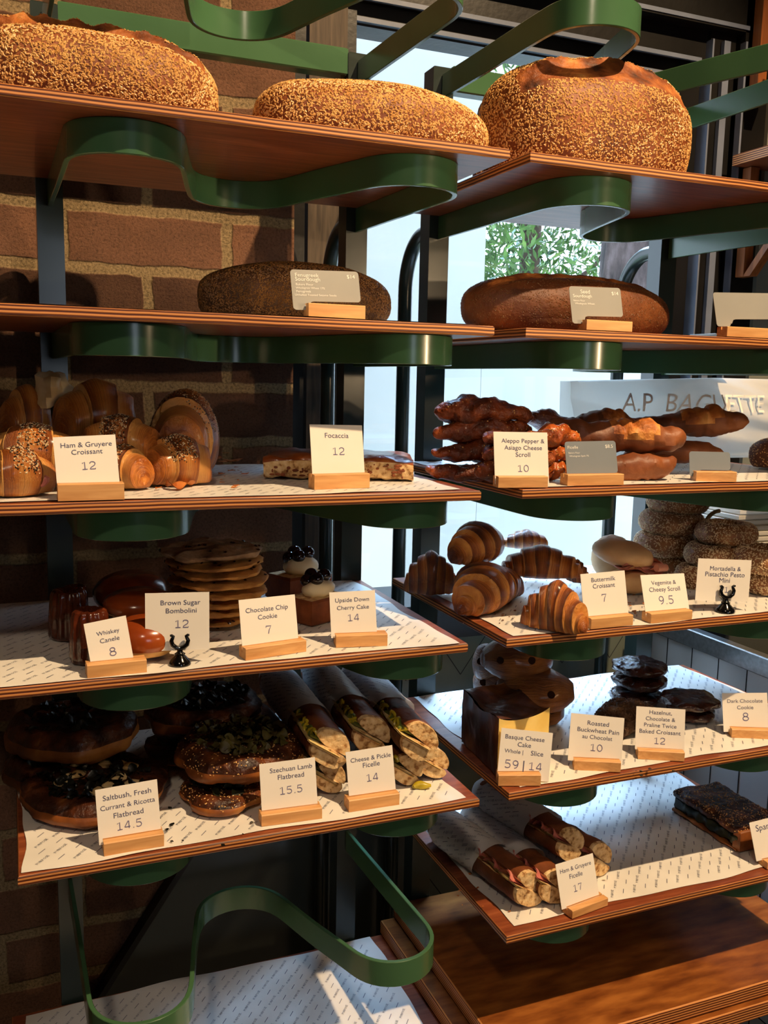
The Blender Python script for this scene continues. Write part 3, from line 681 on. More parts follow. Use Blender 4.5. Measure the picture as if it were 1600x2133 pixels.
shelf(-.03, .585, T7L, 'lowest left plywood shelf, empty but for its printed paper')
g = box(.600, .985, T7R-.026, 1.235, YB, T7R, .002); g.M = [0, 0]+[1]*12
mk('wooden_board', g, ['table_wood', 'ply_edge'], smooth=False, label='scratched brown wooden board, bare, lowest on the right', cat='board')
g = box(.575, .975, T7R-.052, 1.225, YB, T7R-.0265, .002); g.M = [0, 0]+[1]*12
mk('wooden_board', g, ['table_wood', 'ply_edge'], smooth=False, label='second wooden board lying under the bare scratched board', cat='board')

def liner(x0, x1, yf, yb, z, label, seed, curl=.0, cut=None):
    rs = random.Random(seed)
    def edge(t, k): return .003*math.sin(9*t+seed*2+k)+.0015*math.sin(23*t+k)
    def m3(s, t):
        x = x0+(x1-x0)*s+edge(t, 1)*(s*2-1); y = yf+(yb-yf)*t+edge(s, 2)*(1-2*t)
        zz = z+.0012+.0010*noise.noise(Vector((x*14, y*14, seed)))
        if curl: zz += curl*max(0, s-.93)**1.2*6
        return (x, y, zz)
    g = gsurf(m3, 46, 30)
    o = mk('paper_liner', g, 'paper', label=label, cat='paper')
    def ins(x, y, mg): return x0+mg < x < x1-mg and yf+mg < y < yb-mg
    w = word_pattern(x0, x1, yf, yb, ins, seed)
    w.V[:, 2] = [z+.0012+.0010*noise.noise(Vector((x*14, y*14, seed)))+.0005 for x, y in w.V[:, :2]]
    mk('printed_pattern', w, 'print_ink', o)
liner(-.16, .525, 1.004, 1.375, T[2], 'printed paper under the single dark seeded loaf', 1)
liner(-.11, .517, 1.010, 1.378, T[3], 'printed paper under the ham croissants and focaccia', 2)
liner(-.09, .512, 1.003, 1.380, T[4], 'printed paper under the tall cookie stack and cherry cakes', 3)
liner(-.004, .533, 1.006, 1.378, T[5], 'printed paper under the flatbreads and pickle sandwiches', 4)
liner(.61, 1.18, 1.012, 1.378, T[3], 'printed paper under the cheese scrolls and ficelles', 5)
liner(.600, 1.19, 1.004, 1.378, T[4], 'printed paper under the croissants and bagels', 6)
liner(.622, 1.195, 1.010, 1.380, T[5], 'printed paper under the cheesecake and dark cookies', 7)
liner(.622, 1.180, 1.018, 1.380, T[6], 'printed paper under the wrapped ham sandwiches', 8)
liner(-.01, .555, .96, 1.380, T7L, 'printed paper on the empty lowest left shelf', 9)

# ------------------------------------------------------------------ loaves
def loaf_shape(seed, asp=.5, zr=.42, nu=80, nv=56, ex=3.0, flat=.62, ec=2.3):
    def f(u, v):
        q = (u-.5)*2; q = math.copysign(abs(q)**.9, q)*.99999; a = v*2*math.pi
        r = (1-abs(q)**ex)**.5
        c_, s_ = math.cos(a), math.sin(a)
        y = math.copysign(abs(c_)**(2/ec), c_)*asp*.5*r; z = math.copysign(abs(s_)**(2/ec), s_)*zr*.5*(r**.75)
        if z < -zr*.5*flat: z = -zr*.5*flat+(z+zr*.5*flat)*.12
        return (q*.5, y, z)
    return unit(gsurf(f, nu, nv, cv=True).bumpy(.012, 3.2, seed))
def loaf(bx, zb, Y, label, seed,  crust='crust_seeded', seedmat='sesame', n=7000, rot=0, asp=.5, zr=.42, score=False, sl=.0046, group=None, ear=.008, sv=.335, sw=.055, arch=.06, ex=3.0):
    g = fit(loaf_shape(seed, asp, zr, ex=ex), bx, zb, rot, Y=Y, name=label)
    al = lambda u: (u-.5)*2
    if score:                     # a baker's cut along the upper front, its lip standing proud
        N = g.normals(); c = (g.V.max(0)+g.V.min(0))/2
        if ((g.V-c)*N).sum() < 0: N = -N
        u, v = al(g.UV[:, 0]), g.UV[:, 1]; m0 = sv+arch*u*u; e = np.clip(1-(np.abs(u)/.86)**6, 0, 1)
        lip = np.exp(-((v-(m0-sw*.62))/(sw*.30))**2); gr = np.exp(-((v-m0)/(sw*.45))**2)
        rag = np.array([noise.noise(Vector(p)*70) for p in g.V])
        g.V += N*((ear*lip*(1+.8*rag)-ear*.7*gr)*e)[:, None]
        g.M = [1 if (abs(np.mean([v[i]-m0[i] for i in f])) < sw*.62 and abs(np.mean([u[i] for i in f])) < .84) else 0 for f in g.F]
    o = mk('seeded_loaf', g, [crust, 'crust_score'], label=label, cat='loaf', group=group)
    if n:
        g2 = Geo(g.V, [f for f, k in zip(g.F, g.M) if k == 0], g.UV)
        mk('sesame_seeds', scatter(g2, n, sl, sl*.52, seed, lambda p, nn: np.where(p[:, 2] < zb+.004, .05, 1.0)), seedmat, o, kind='stuff')
    return o
loaf((-110, 42, 453, 236), T[1], 1.13, 'big seeded loaf cut off by the left edge, top left shelf', 11, n=17000, score=True, asp=.6, zr=.5, sv=.33)
loaf((527, 166, 1016, 310), T[1], 1.13, 'long low seeded loaf at the right of the top left shelf', 12, n=16000, asp=.52, zr=.36, ex=2.3)
loaf((996, 127, 1440, 338), T[1], 1.14, 'tall seeded loaf with a deep open score, top right shelf', 13, n=18000, score=True, asp=.62, zr=.56, ear=.006, sv=.362, sw=.070, arch=.035)
loaf((984, 206, 1040, 300), T[1], 1.345, 'end of a brown loaf peeping out behind the deeply scored loaf', 14, crust='crust_dark', n=200, asp=.8, zr=.5)
loaf((412, 545, 814, 665), T[2]+.002, 1.22, 'dark loaf coated in toasted seeds beside the fenugreek card', 15, 'crust_dark_shaded', 'sesame_toasted', 20000, asp=.5, zr=.36, sl=.0034, ex=2.0)
loaf((960, 575, 1394, 692), T[2]+.0005, 1.15, 'long brown loaf standing in front of the glass', 16, 'crust_dark', 'sesame_toasted', 6000, asp=.45, zr=.36, sl=.0022, score=True, ear=.004, sv=.29, sw=.05, ex=2.05)

# ------------------------------------------------------------------ price cards
def card(bl, br, ytop, TL, TR, BL, T_, lines, what, kind='card', lean=13, mat='card', holder=None, depth=.020):
    A, B = atZ(*bl, T_+.0015), atZ(*br, T_+.0015)
    if abs(T_-ZC) < .09:       # shelf close to eye height: stand it on the front margin
        yy = YF+.006; A, B = atY(*bl, yy), atY(*br, yy); A[2] = B[2] = T_+.0015
    else:
        for q in (A, B): q[2] = T_+.0015
    if A[1] < YF+.003: A[1] = YF+.003
    if B[1] < YF+.003: B[1] = YF+.003
    u = (B-A)/np.linalg.norm(B-A); back = np.array([-u[1], u[0], 0]); zz = np.array([0, 0, 1.0])
    wB = np.linalg.norm(B-A); h = (bl[1]-ytop)*A[1]/FPX*1.02
    l = math.radians(lean)
    if kind == 'card':
        d = depth; prof = [(0, 0), (d, 0), (d, h-.001), (d-.001, h), (d*.62, h), (d*.62, h*.55), (d*.50, h*.55), (d*.50, h), (.001, h), (0, h-.001)]
        n = len(prof); V = [A+back*a+zz*b for a, b in prof]+[B+back*a+zz*b for a, b in prof]
        F = [tuple(range(n)), tuple(reversed(range(n, 2*n)))]+[(j, j+n, (j+1) % n+n, (j+1) % n) for j in range(n)]
        mk('card_holder', Geo(V, F), 'block_wood', smooth=False, label='small wooden block holding '+what, cat='card holder')
        S = A+back*d*.56+zz*h*.56
    else:
        S = (A+B)/2+back*.008+zz*.012
    w = back*math.sin(l)+zz*math.cos(l); N = np.cross(u, w)
    def hit(p):
        dd = ray(*p); return CAM+dd*((S-CAM)@N)/(dd@N)
    a, b, c = hit(TL), hit(TR), hit(BL)
    e1 = b-a; cw = np.linalg.norm(e1); e1 = e1/cw; dn = c-a; dn = dn-e1*(dn@e1); ch = np.linalg.norm(dn); e2 = dn/ch
    nf = np.cross(e1, e2); nf = nf if nf@(CAM-a) > 0 else -nf
    ch2 = ch+(.004 if kind == 'card' else 0); t = .0006
    if mat == 'card':
        q = [(0, 0), (cw, 0), (cw, ch2), (0, ch2)]
    else:
        r = .004; q = []
        for cx, cy, a0 in ((cw-r, r, -90), (cw-r, ch-r, 0)):
            q += [(cx+r*math.cos(math.radians(x)), cy+r*math.sin(math.radians(x))) for x in np.linspace(a0, a0+90, 5)]
        nx = cw*.24; q += [(nx, ch), (nx-.001, ch-.003)] if False else [(cw*.30, ch), (cw*.26, ch+.001), (cw*.235, ch+.006)]
        q += [(cx+r*math.cos(math.radians(x)), cy+r*math.sin(math.radians(x))) for cx, cy, a0 in ((cw*.215-r, ch+.010-r, 0), (r, ch+.010-r, 90), (r, r, 180)) for x in np.linspace(a0, a0+90, 5)]
        ch += 0
    n = len(q); V = [a+e1*x+e2*y for x, y in q]+[a+e1*x+e2*y-nf*t for x, y in q]
    F = [tuple(range(n)), tuple(reversed(range(n, 2*n)))]+[(j, (j+1) % n, (j+1) % n+n, j+n) for j in range(n)]
    o = mk('price_card', Geo(V, F), mat, smooth=False, label=what_label(what, kind, mat), cat='price card')
    L = Geo(np.zeros((0, 3)), [])
    for li in lines:
        txt, fx, fy, fw = li[:4]; num = txt.replace('.', '').isdigit(); g = number_geo(txt) if num else text_geo(txt); s = cw*fw/g.w
        X = g.V[:, 0]*s+cw*fx; Yv = -(g.V[:, 1]-(.5 if num else .33))*s*(1.05 if num else .92)+ch*fy
        mi = 1 if txt.replace('.', '').replace('|', '').strip().isdigit() else 0
        g2 = Geo(a+np.outer(X, e1)+np.outer(Yv, e2)+nf*.0003, g.F).setm(mi); L = L+g2
    if lines: mk('lettering', L, ['white_ink', 'white_ink'] if mat != 'card' else ['card_ink', 'card_ink_soft'], o, smooth=False)
    if kind == 'stand':
        p = S-nf*.001; p = np.array([(A[0]+B[0])/2, (A[1]+B[1])/2, T_+.0018])+back*.006
        root = thing('card_stand', p, 'small black stand with a two-pronged clip holding '+what, 'card stand')
        r = wB/2
        base = lathe([(.0001, 0), (r, 0), (r, r*.18), (r*.86, r*.42), (r*.55, r*.75), (r*.42, r*.9), (r*.50, r*1.0), (r*.34, r*1.1), (r*.26, r*1.25), (r*.30, r*1.6), (r*.0001, r*1.65)], 24)
        mk('base', base.mv(*p), 'black_gloss', root)
        cz = p+zz*r*1.55+(-back*.002)
        for s in (-1, 1):
            path = [cz+u*s*r*x+zz*r*y for x, y in ((0, 0), (.35, .10), (.66, .36), (.76, .75), (.64, 1.02), (.56, 1.16), (.72, 1.26), (.88, 1.25))]
            mk('clip_prong', tube(path, [r*.2, r*.22, r*.22, r*.2, r*.17, r*.14, r*.14, r*.1], 10), 'black_gloss', root)
    return o
def what_label(what, kind, mat):
    c = {'card': 'white', 'metal_card': 'brushed grey', 'slate_card': 'slate grey'}[mat]
    return c+' card: '+what.replace('the ', '', 1)+(' on its black stand' if kind == 'stand' else ' in a wooden block')
card((122, 1047), (260, 1041), 1014, (110, 911), (240, 905), (122, 1012), T[3], [('Ham & Gruyere', .52, .18, .82), ('Croissant', .52, .33, .50), ('12', .53, .62, .22)], 'the ham and gruyere croissant price')
card((655, 1020), (770, 1016), 988, (645, 884), (754, 886), (659, 991), T[3], [('Focaccia', .50, .21, .45), ('12', .52, .52, .22)], 'the focaccia price')
card((643, 657), (761, 661), 629, (604, 561), (746, 566), (612, 627), T[2], [('Fenugreek', .235, .17, .34), ('Sourdough', .24, .30, .36), ('$14', .88, .18, .12), ('Bakers Flour', .19, .47, .25), ('Wholegrain Wheat 17%', .27, .58, .42), ('Fenugreek', .17, .69, .21), ('Unhulled Toasted Sesame Seeds', .34, .80, .60)], 'the fenugreek sourdough price', mat='metal_card')
card((1222, 685), (1317, 688), 661, (1185, 596), (1292, 600), (1203, 658), T[2], [('Seed', .30, .17, .18), ('Sourdough', .24, .32, .36), ('$14', .88, .20, .13), ('Bakers Flour', .17, .48, .22), ('Wholegrain Wheat', .27, .58, .38)], 'the long brown loaf price', mat='metal_card')
card((1515, 692), (1635, 695), 667, (1485, 609), (1618, 611), (1502, 665), T[2], [], 'the blank reverse at the right end of its shelf', mat='metal_card')
card((1038, 1016), (1149, 1017), 990, (1028, 899), (1140, 901), (1033, 1002), T[3], [('Aleppo Pepper &', .54, .18, .80), ('Asiago Cheese', .54, .32, .70), ('Scroll', .53, .46, .27), ('10', .53, .74, .20)], 'the Aleppo pepper scroll price')
card((1182, 1012), (1299, 1010), 985, (1176, 920), (1282, 918), (1186, 988), T[3], [('Ficelle', .15, .18, .20), ('$8.5', .86, .17, .15), ('Bakers Flour', .17, .35, .22), ('Wholegrain Spelt 7%', .26, .45, .38)], 'the ficelle price', mat='slate_card')
card((1450, 1003), (1534, 1004), 977, (1436, 940), (1521, 942), (1440, 978), T[3], [], 'the half-hidden back behind the ficelle ends', mat='slate_card')
card((185, 1424), (306, 1400), 1397, (174, 1300), (262, 1282), (194, 1386), T[4], [('Whiskey', .52, .30, .54), ('Canele', .53, .48, .46), ('8', .55, .78, .16)], 'the whiskey canele price')
card((352, 1388), (398, 1386), 1350, (302, 1236), (436, 1233), (301, 1357), T[4], [('Brown Sugar', .55, .17, .62), ('Bombolini', .56, .31, .48), ('12', .57, .54, .21)], 'the brown sugar bombolini price', kind='stand', lean=4)
card((512, 1376), (638, 1357), 1350, (497, 1250), (614, 1238), (501, 1360), T[4], [('Chocolate Chip', .48, .22, .75), ('Cookie', .48, .37, .34), ('7', .48, .63, .10)], 'the chocolate chip cookie price')
card((700, 1349), (807, 1345), 1322, (686, 1234), (781, 1229), (700, 1322), T[4], [('Upside Down', .49, .20, .74), ('Cherry Cake', .50, .38, .70), ('14', .50, .62, .24)], 'the upside down cherry cake price')
card((217, 1784), (342, 1762), 1756, (198, 1646), (327, 1623), (213, 1752), T[5], [('Saltbush, Fresh', .50, .19, .78), ('Currant & Ricotta', .50, .38, .88), ('Flatbread', .50, .56, .48), ('14.5', .50, .78, .40)], 'the saltbush flatbread price')
card((545, 1722), (671, 1705), 1696, (540, 1592), (656, 1577), (545, 1691), T[5], [('Szechuan Lamb', .56, .17, .76), ('Flatbread', .55, .33, .47), ('15.5', .54, .62, .40)], 'the Szechuan lamb flatbread price')
card((727, 1692), (832, 1676), 1664, (720, 1567), (817, 1552), (734, 1657), T[5], [('Cheese & Pickle', .52, .21, .86), ('Ficelle', .52, .36, .36), ('14', .52, .66, .24)], 'the cheese and pickle ficelle price')
card((1234, 1312), (1330, 1307), 1285, (1209, 1196), (1301, 1188), (1227, 1285), T[4], [('Buttermilk', .50, .16, .54), ('Croissant', .50, .31, .50), ('7', .48, .60, .11)], 'the buttermilk croissant price')
card((1372, 1305), (1463, 1298), 1280, (1334, 1198), (1425, 1194), (1357, 1285), T[4], [('Vegemite &', .50, .20, .56), ('Cheesy Scroll', .50, .36, .70), ('9.5', .50, .62, .33)], 'the cheesy scroll price', lean=20)
card((1497, 1277), (1533, 1276), 1240, (1455, 1163), (1566, 1167), (1454, 1251), T[4], [('Mortadella &', .52, .22, .58), ('Pistachio Pesto', .52, .36, .74), ('Mini', .52, .50, .20), ('11', .52, .72, .16)], 'the mortadella and pistachio pesto mini price', kind='stand', lean=4)
card((1038, 1637), (1142, 1649), 1609, (1045, 1516), (1152, 1527), (1037, 1612), T[5], [('Basque Cheese', .47, .17, .76), ('Cake', .47, .32, .26), ('Whole |', .28, .48, .36), ('Slice', .73, .48, .24), ('59', .26, .76, .26), ('|', .49, .76, .02), ('14', .72, .76, .24)], 'the Basque cheesecake price')
card((1196, 1604), (1298, 1612), 1578, (1190, 1485), (1301, 1496), (1186, 1578), T[5], [('Roasted', .52, .18, .40), ('Buckwheat Pain', .53, .34, .78), ('au Chocolat', .52, .49, .56), ('10', .52, .72, .22)], 'the roasted buckwheat pain au chocolat price')
card((1329, 1581), (1429, 1588), 1557, (1326, 1471), (1428, 1478), (1326, 1555), T[5], [('Hazelnut,', .50, .12, .46), ('Chocolate &', .50, .28, .60), ('Praline Twice', .50, .44, .66), ('Baked Croissant', .50, .60, .84), ('12', .50, .82, .22)], 'the hazelnut praline croissant price')
card((1524, 1537), (1630, 1541), 1512, (1504, 1444), (1598, 1443), (1516, 1519), T[5], [('Dark Chocolate', .50, .22, .78), ('Cookie', .50, .40, .36), ('8', .50, .66, .14)], 'the dark chocolate cookie price')
card((1192, 1914), (1266, 1886), 1892, (1157, 1801), (1235, 1777), (1181, 1885), T[6], [('Ham & Gruyere', .50, .20, .82), ('Ficelle', .48, .38, .34), ('17', .48, .68, .22)], 'the ham and gruyere ficelle price', lean=18)
card((1598, 1811), (1690, 1793), 1790, (1561, 1714), (1655, 1690), (1586, 1786), T[6], [('Spanakopita', .50, .20, .78)], 'the spinach pastry price', lean=18)

# ------------------------------------------------------------------ croissants
KUV = {}
def crescent(seed, seg=7, bend=.5, fat=.50, step=.22, nu=110, nv=26, flat=.75, tip=.16, tw=.0, droop=.62):
    """rolled pastry: stepped layers that grow towards the middle"""
    ks = []
    def f(u, v):
        s = u*2-1; a = v*2*math.pi; q = abs(s)
        cone = lambda x: fat*.5*((1-min(x, 1)**1.15)**.80*(1-tip)+tip*max(0, 1-x**8)**.5)
        qs = q+.035*math.sin(a*2+seed)*(1-q)                 # the layers run slightly askew
        k = max(0, qs*seg/2+.30); k0 = math.floor(k); x0 = max(0, (k0-.30)/(seg/2)); x1 = (k0+.70)/(seg/2)
        st = cone(x0)*(1-step*.35*((k-k0)**2)); w_ = min(1, step*4.2); r = cone(q)*(1-w_)+st*w_
        if q > .9: r = min(r, cone(q)*1.25)
        ks.append(k+ (20 if s < 0 else 0))
        th = s*bend*1.2
        cx = math.sin(th)/(bend*1.2)*.5 if bend else s*.5; cy = -(1-math.cos(th))/(bend*1.2)*.5 if bend else 0
        y = math.cos(a)*r; z = math.sin(a)*r*.92
        if z < -r*flat: z = -r*flat
        nx, ny = math.sin(th), math.cos(th)
        return (cx+nx*y+tw*z, cy+ny*y, z-(fat*.46-r)*droop)
    g = gsurf(f, nu, nv, cv=True, cap=True); g.UV[:, 0] = ks; return unit(g.bumpy(.010, 5, seed))
def croissant(bx, zb, rot, label, seed, Y=None, tilt=0, Hs=None, mat='croissant', name='croissant', group='butter croissants heaped on the right shelf', **kw):
    g = fit(crescent(seed, **kw), bx, zb, math.radians(rot), Y=Y, tilt=math.radians(tilt), name=label)
    return mk(name, g, mat, label=label, cat='croissant', group=group), g
t4 = T[4]+.002
croissant((840, 1146, 952, 1240), t4, 160, 'croissant at the far left of the pile, its left tip over the shelf edge', 21, bend=.3)
croissant((1008, 1180, 1092, 1262), t4, 40, 'shadowed croissant wedged low in the middle of the croissant pile', 27)
croissant((1178, 1165, 1228, 1215), t4+.02, 120, 'croissant end just showing behind the buttermilk card', 28)
croissant((942, 1170, 1072, 1284), t4, 235, 'croissant lying tip forward at the front left of the pile', 24, bend=.5, fat=.54, tip=.10)
croissant((1083, 1207, 1226, 1320), t4, -52, 'golden croissant at the very front, beside the buttermilk card', 26, bend=.5, fat=.52, tip=.10)
croissant((932, 1086, 1052, 1186), t4+.055, 215, 'round dark croissant on top at the left of the pile', 22, Y=1.22, bend=.3, fat=.66)
croissant((1046, 1102, 1142, 1172), t4+.050, 160, 'croissant at the back of the pile against the window', 23, Y=1.32, bend=.3, fat=.6)
croissant((1040, 1134, 1216, 1238), t4+.030, -28, 'croissant lying slantwise across the middle of the pile', 25, Y=1.19, bend=.25, fat=.50)
t3 = T[3]+.002
def ham(bx, zb, rot, label, seed, Y=None, seeds=True, tilt=0, **kw):
    k = dict(seg=3, fat=.80, bend=.3, step=.16, tip=.45, flat=.8); k.update(kw)
    o, g = croissant(bx, zb, rot, label, seed, Y, tilt, mat='ham_croissant', name='ham_croissant', group='ham and gruyere croissants on the left shelf', **k)
    if seeds:
        z0 = g.V[:, 2].min(); zr = g.V[:, 2].max()-z0; c = g.V.mean(0)
        r = math.radians(rot); ux = np.array([math.cos(r), math.sin(r)]); L = np.ptp((g.V[:, :2]-c[:2])@ux)
        def cond(p, n):
            al = (p[:, :2]-c[:2])@ux/L
            return ((p[:, 2] > z0+.52*zr) & (abs(al+.05) < .17)).astype(float)+1e-6
        mk('sesame_seeds', scatter(g, 260, .0030, .0017, seed, cond), 'sesame_pale', o, kind='stuff')
        mk('nigella_seeds', scatter(g, 260, .0028, .0016, seed+50, cond), 'sesame_black', o, kind='stuff')
    return o, g
ham((-6, 800, 112, 892), t3+.030, 20, 'torn ham croissant at the back left with pale cheese bursting out', 31, Y=1.27, seeds=False)
ham((108, 788, 288, 880), t3+.040, 10, 'plain dark ham croissant on top at the back of the pile', 32, Y=1.24, seeds=False)
ham((310, 810, 456, 985), t3, 65, 'tall ham croissant standing on end at the right of the pile', 33, Y=1.20, fat=.8)
ham((170, 862, 335, 935), t3+.026, -15, 'ham croissant in the middle, half covered by its neighbours', 34, Y=1.14)
ham((-30, 880, 160, 975), t3+.022, 170, 'ham croissant with a broad black and white seed band, upper left', 35, Y=1.09)
ham((-40, 930, 118, 1036), t3, 195, 'ham croissant with its spiral end and pink ham facing forward, front left', 36, Y=1.055)
ham((200, 925, 322, 1010), t3, -40, 'ham croissant mostly hidden behind its white price card', 37, Y=1.10)
ham((288, 904, 442, 1008), t3, 15, 'ham croissant with a spiral side at the front right of the pile', 38, Y=1.12)
p = atY(112, 812, 1.26)
g = ellip(.020, .016, .026, 18, 14).bumpy(.012, 55, 3).mv(*p)
mk('cheese_crust', g, 'ricotta', label='ragged pale baked cheese sticking up from the torn ham croissant', cat='cheese')
p = atY(66, 1000, 1.04)
g = ellip(.016, .006, .008, 14, 10).bumpy(.005, 80, 3).mv(*p)
mk('ham_filling', g, 'ham', label='folded pink ham in the spiral end of the front left croissant', cat='ham')
# loose flakes
def flakes(bx, z, n, seed, label, size=.006, mat='flake'):
    rs = np.random.RandomState(seed); G = Geo(np.zeros((0, 3)), [])
    for _ in range(n):
        x = rs.uniform(bx[0], bx[2]); y = rs.uniform(bx[1], bx[3]); c = atZ(x, y, z)
        s = size*rs.uniform(.3, 1.1); a = rs.rand()*6.28; k = rs.randint(4, 7)
        pts = [(c[0]+s*rs.uniform(.5, 1)*math.cos(a+6.28*j/k), c[1]+s*rs.uniform(.3, .8)*math.sin(a+6.28*j/k), z+.0012+rs.rand()*s*.35) for j in range(k)]
        V = pts+[(q[0], q[1], q[2]-.0006) for q in pts]
        G = G+Geo(V, [tuple(range(k)), tuple(reversed(range(k, 2*k)))]+[(j, j+k, (j+1) % k+k, (j+1) % k) for j in range(k)])
    mk('pastry_flakes', G, mat, kind='stuff', label=label, cat='crumbs', smooth=False)
flakes((280, 975, 520, 1020), t3+.0002, 34, 1, 'scattered pastry flakes in front of the ham croissants')
flakes((445, 945, 500, 985), t3+.0002, 12, 2, 'larger pastry flakes between the ham croissants and focaccia', .011)
flakes((960, 1235, 1090, 1300), t4, 26, 3, 'dark crumbs in front of the croissant pile', .003, 'crust_dark')
flakes((1310, 1225, 1345, 1285), t4, 12, 4, 'crumbs between the buttermilk and cheesy scroll cards', .005)
flakes((330, 1640, 560, 1770), T[5]+.002, 16, 5, 'dark crumbs between the two flatbread cards', .004, 'dark_greens')
flakes((1260, 1600, 1420, 1625), T[5]+.002, 6, 6, 'dark crumbs in front of the praline croissant card', .004, 'dark_greens')
flakes((940, 1750, 1130, 1900), T[6]+.002, 12, 7, 'reddish crumbs beside the leftmost wrapped ham sandwich', .004)
flakes((1330, 1600, 1460, 1700), T[6]+.002, 12, 8, 'tiny dark crumbs on the paper behind the spinach pastry', .002, 'dark_greens')
a = [atZ(x, y, t3+.006) for x, y in ((335, 997), (350, 1008), (370, 1010), (390, 1004), (405, 1003))]
g = gsurf(lambda u, v: tuple(np.array([np.interp(u*4, range(5), [q[k] for q in a]) for k in range(3)])+np.array([0, (v-.5)*.018, .004*math.cos(6*v)*math.sin(9*u)])), 14, 8)
g2 = g.copy(); g2.V[:, 2] -= .0008; g2.F = [f[::-1] for f in g2.F]
mk('curled_flake', g+g2, 'flake', label='long curled orange flake of crust in front of the ham croissants', cat='crumb')
# focaccia
c0 = atZ(549, 998, t3); c1 = atZ(861, 1004, t3)
u = (c1-c0); u[2] = 0; Lf = np.linalg.norm(u); u /= Lf; bk = np.array([-u[1], u[0], 0])
def foc(u_, v_):
    # rounded slab cross-section swept along the length
    a = v_*2*math.pi; D, Hh = .135, .033
    s = abs(math.cos(a))**.35*math.copysign(1, math.cos(a)); t = abs(math.sin(a))**.35*math.copysign(1, math.sin(a))
    taper = 1-.16*abs(2*u_-1)**5
    return (u_*Lf, D*.5+s*D*.5, Hh*.5*taper+t*Hh*.5*taper)
g = gsurf(foc, 60, 36, cv=True, cap=True).bumpy(.0035, 40, 2)
frame(c0, u, bk, np.array([0, 0, 1.0]), g)
N = g.normals(); zt = T[3]+.018
g.M = [1 if np.mean([g.V[i, 2] for i in f]) > zt+.006 else 0 for f in g.F]
o = mk('focaccia_slab', g, ['crumb', 'focaccia_top'], label='holey focaccia slab with glossy brown top behind its price card', cat='bread')
rs = np.random.RandomState(4); H = Geo(np.zeros((0, 3)), [])
for _ in range(60):
    q = c0+u*rs.uniform(.01, Lf-.01)+np.array([0, 0, rs.uniform(.005, .022)])-bk*.0008
    H = H+frame(q, u, bk, np.array([0, 0, 1.0]), ellip(rs.uniform(.0012, .005), .0012, rs.uniform(.001, .0025), 8, 6))
mk('air_hole', H, 'cake_side', o, kind='stuff')

# ------------------------------------------------------------------ right shelf 3: scrolls, ficelles, bag
def stick(p0, p1, z, r, seed, twist=3, fatpro=.25, rz=.8, knob=.22, nu=70, nv=18):
    P0, P1 = np.array(p0, float), np.array(p1, float)
    d = P1-P0; L = np.linalg.norm(d); d /= L; sd = np.cross([0, 0, 1.0], d); sd /= np.linalg.norm(sd); up = np.cross(d, sd)
    def f(u, v):
        a = v*2*math.pi; s = 2*u-1; rr = r*(1-abs(s)**3.2*.999)**.5*(1+fatpro*math.sin(u*5+seed))
        rr *= 1+knob*math.sin(a*2+u*twist*2*math.pi)*.5
        q = P0+d*L*u+sd*rr*math.cos(a)+up*(rr*rz*math.sin(a)+.004*math.sin(u*4+seed))
        return tuple(q)
    return gsurf(f, nu, nv, cv=True).bumpy(r*.22, 42, seed, 3)
def twist_obj(pa, pb, Y, z, r, label, seed, mat='scroll_crust', name='cheese_scroll', group='Aleppo pepper scrolls stacked at the left of the right bay', seedsn=60, **kw):
    A = atY(pa[0], 900, Y[0]); B = atY(pb, 900, Y[1]) if not hasattr(pb, '__len__') else atY(pb[0], 900, Y[1])
    A[2] = z; B[2] = z if not hasattr(pb, '__len__') else z+pb[1]
    g = stick(A, B, z, r, seed, **kw); o = mk(name, g, mat, label=label, cat='bread', group=group)
    if seedsn:
        zm = g.V[:, 2].mean(); mk('sesame_seeds', scatter(g, seedsn, .003, .0018, seed, lambda p, n: (p[:, 2] > zm)+1e-6), 'sesame', o, kind='stuff')
    return g
zz3 = T[3]
names = ['lowest', 'third from the top', 'second from the top', 'topmost']
for k, (xa, xb, ya, yb) in enumerate([(888, 1110, 1.13, 1.10), (898, 1100, 1.14, 1.11), (904, 1110, 1.15, 1.12), (905, 1112, 1.16, 1.12)]):
    twist_obj((xa,), xb, (ya, yb), zz3+.014+k*.0255, .0185 if k < 3 else .021, 'dark twisted cheese scroll in the tall left stack, '+names[k], 41+k)
for k, (xa, xb) in enumerate([(994, 1150), (1008, 1160), (1005, 1165)]):
    twist_obj((xa,), xb, (1.06, 1.045), zz3+.014+k*.0235, .016, 'dark cheese scroll beside its price card, '+['lowest of three', 'middle of three', 'top of three'][k], 51+k)
for k, (xa, xb, zz) in enumerate([(1118, 1182, .014), (1118, 1186, .036), (1116, 1212, .060)]):
    twist_obj((xa,), xb, (1.075, 1.07), zz3+zz, .013 if k < 2 else .018, 'orange glossy scroll end between the scroll and ficelle cards, '+['bottom', 'middle', 'top'][k], 61+k, 'scroll_orange')
twist_obj((1085,), (1300, -.012), (1.27, 1.20), zz3+.078, .021, 'long dark scroll lying behind, towards the window', 65, seedsn=30)
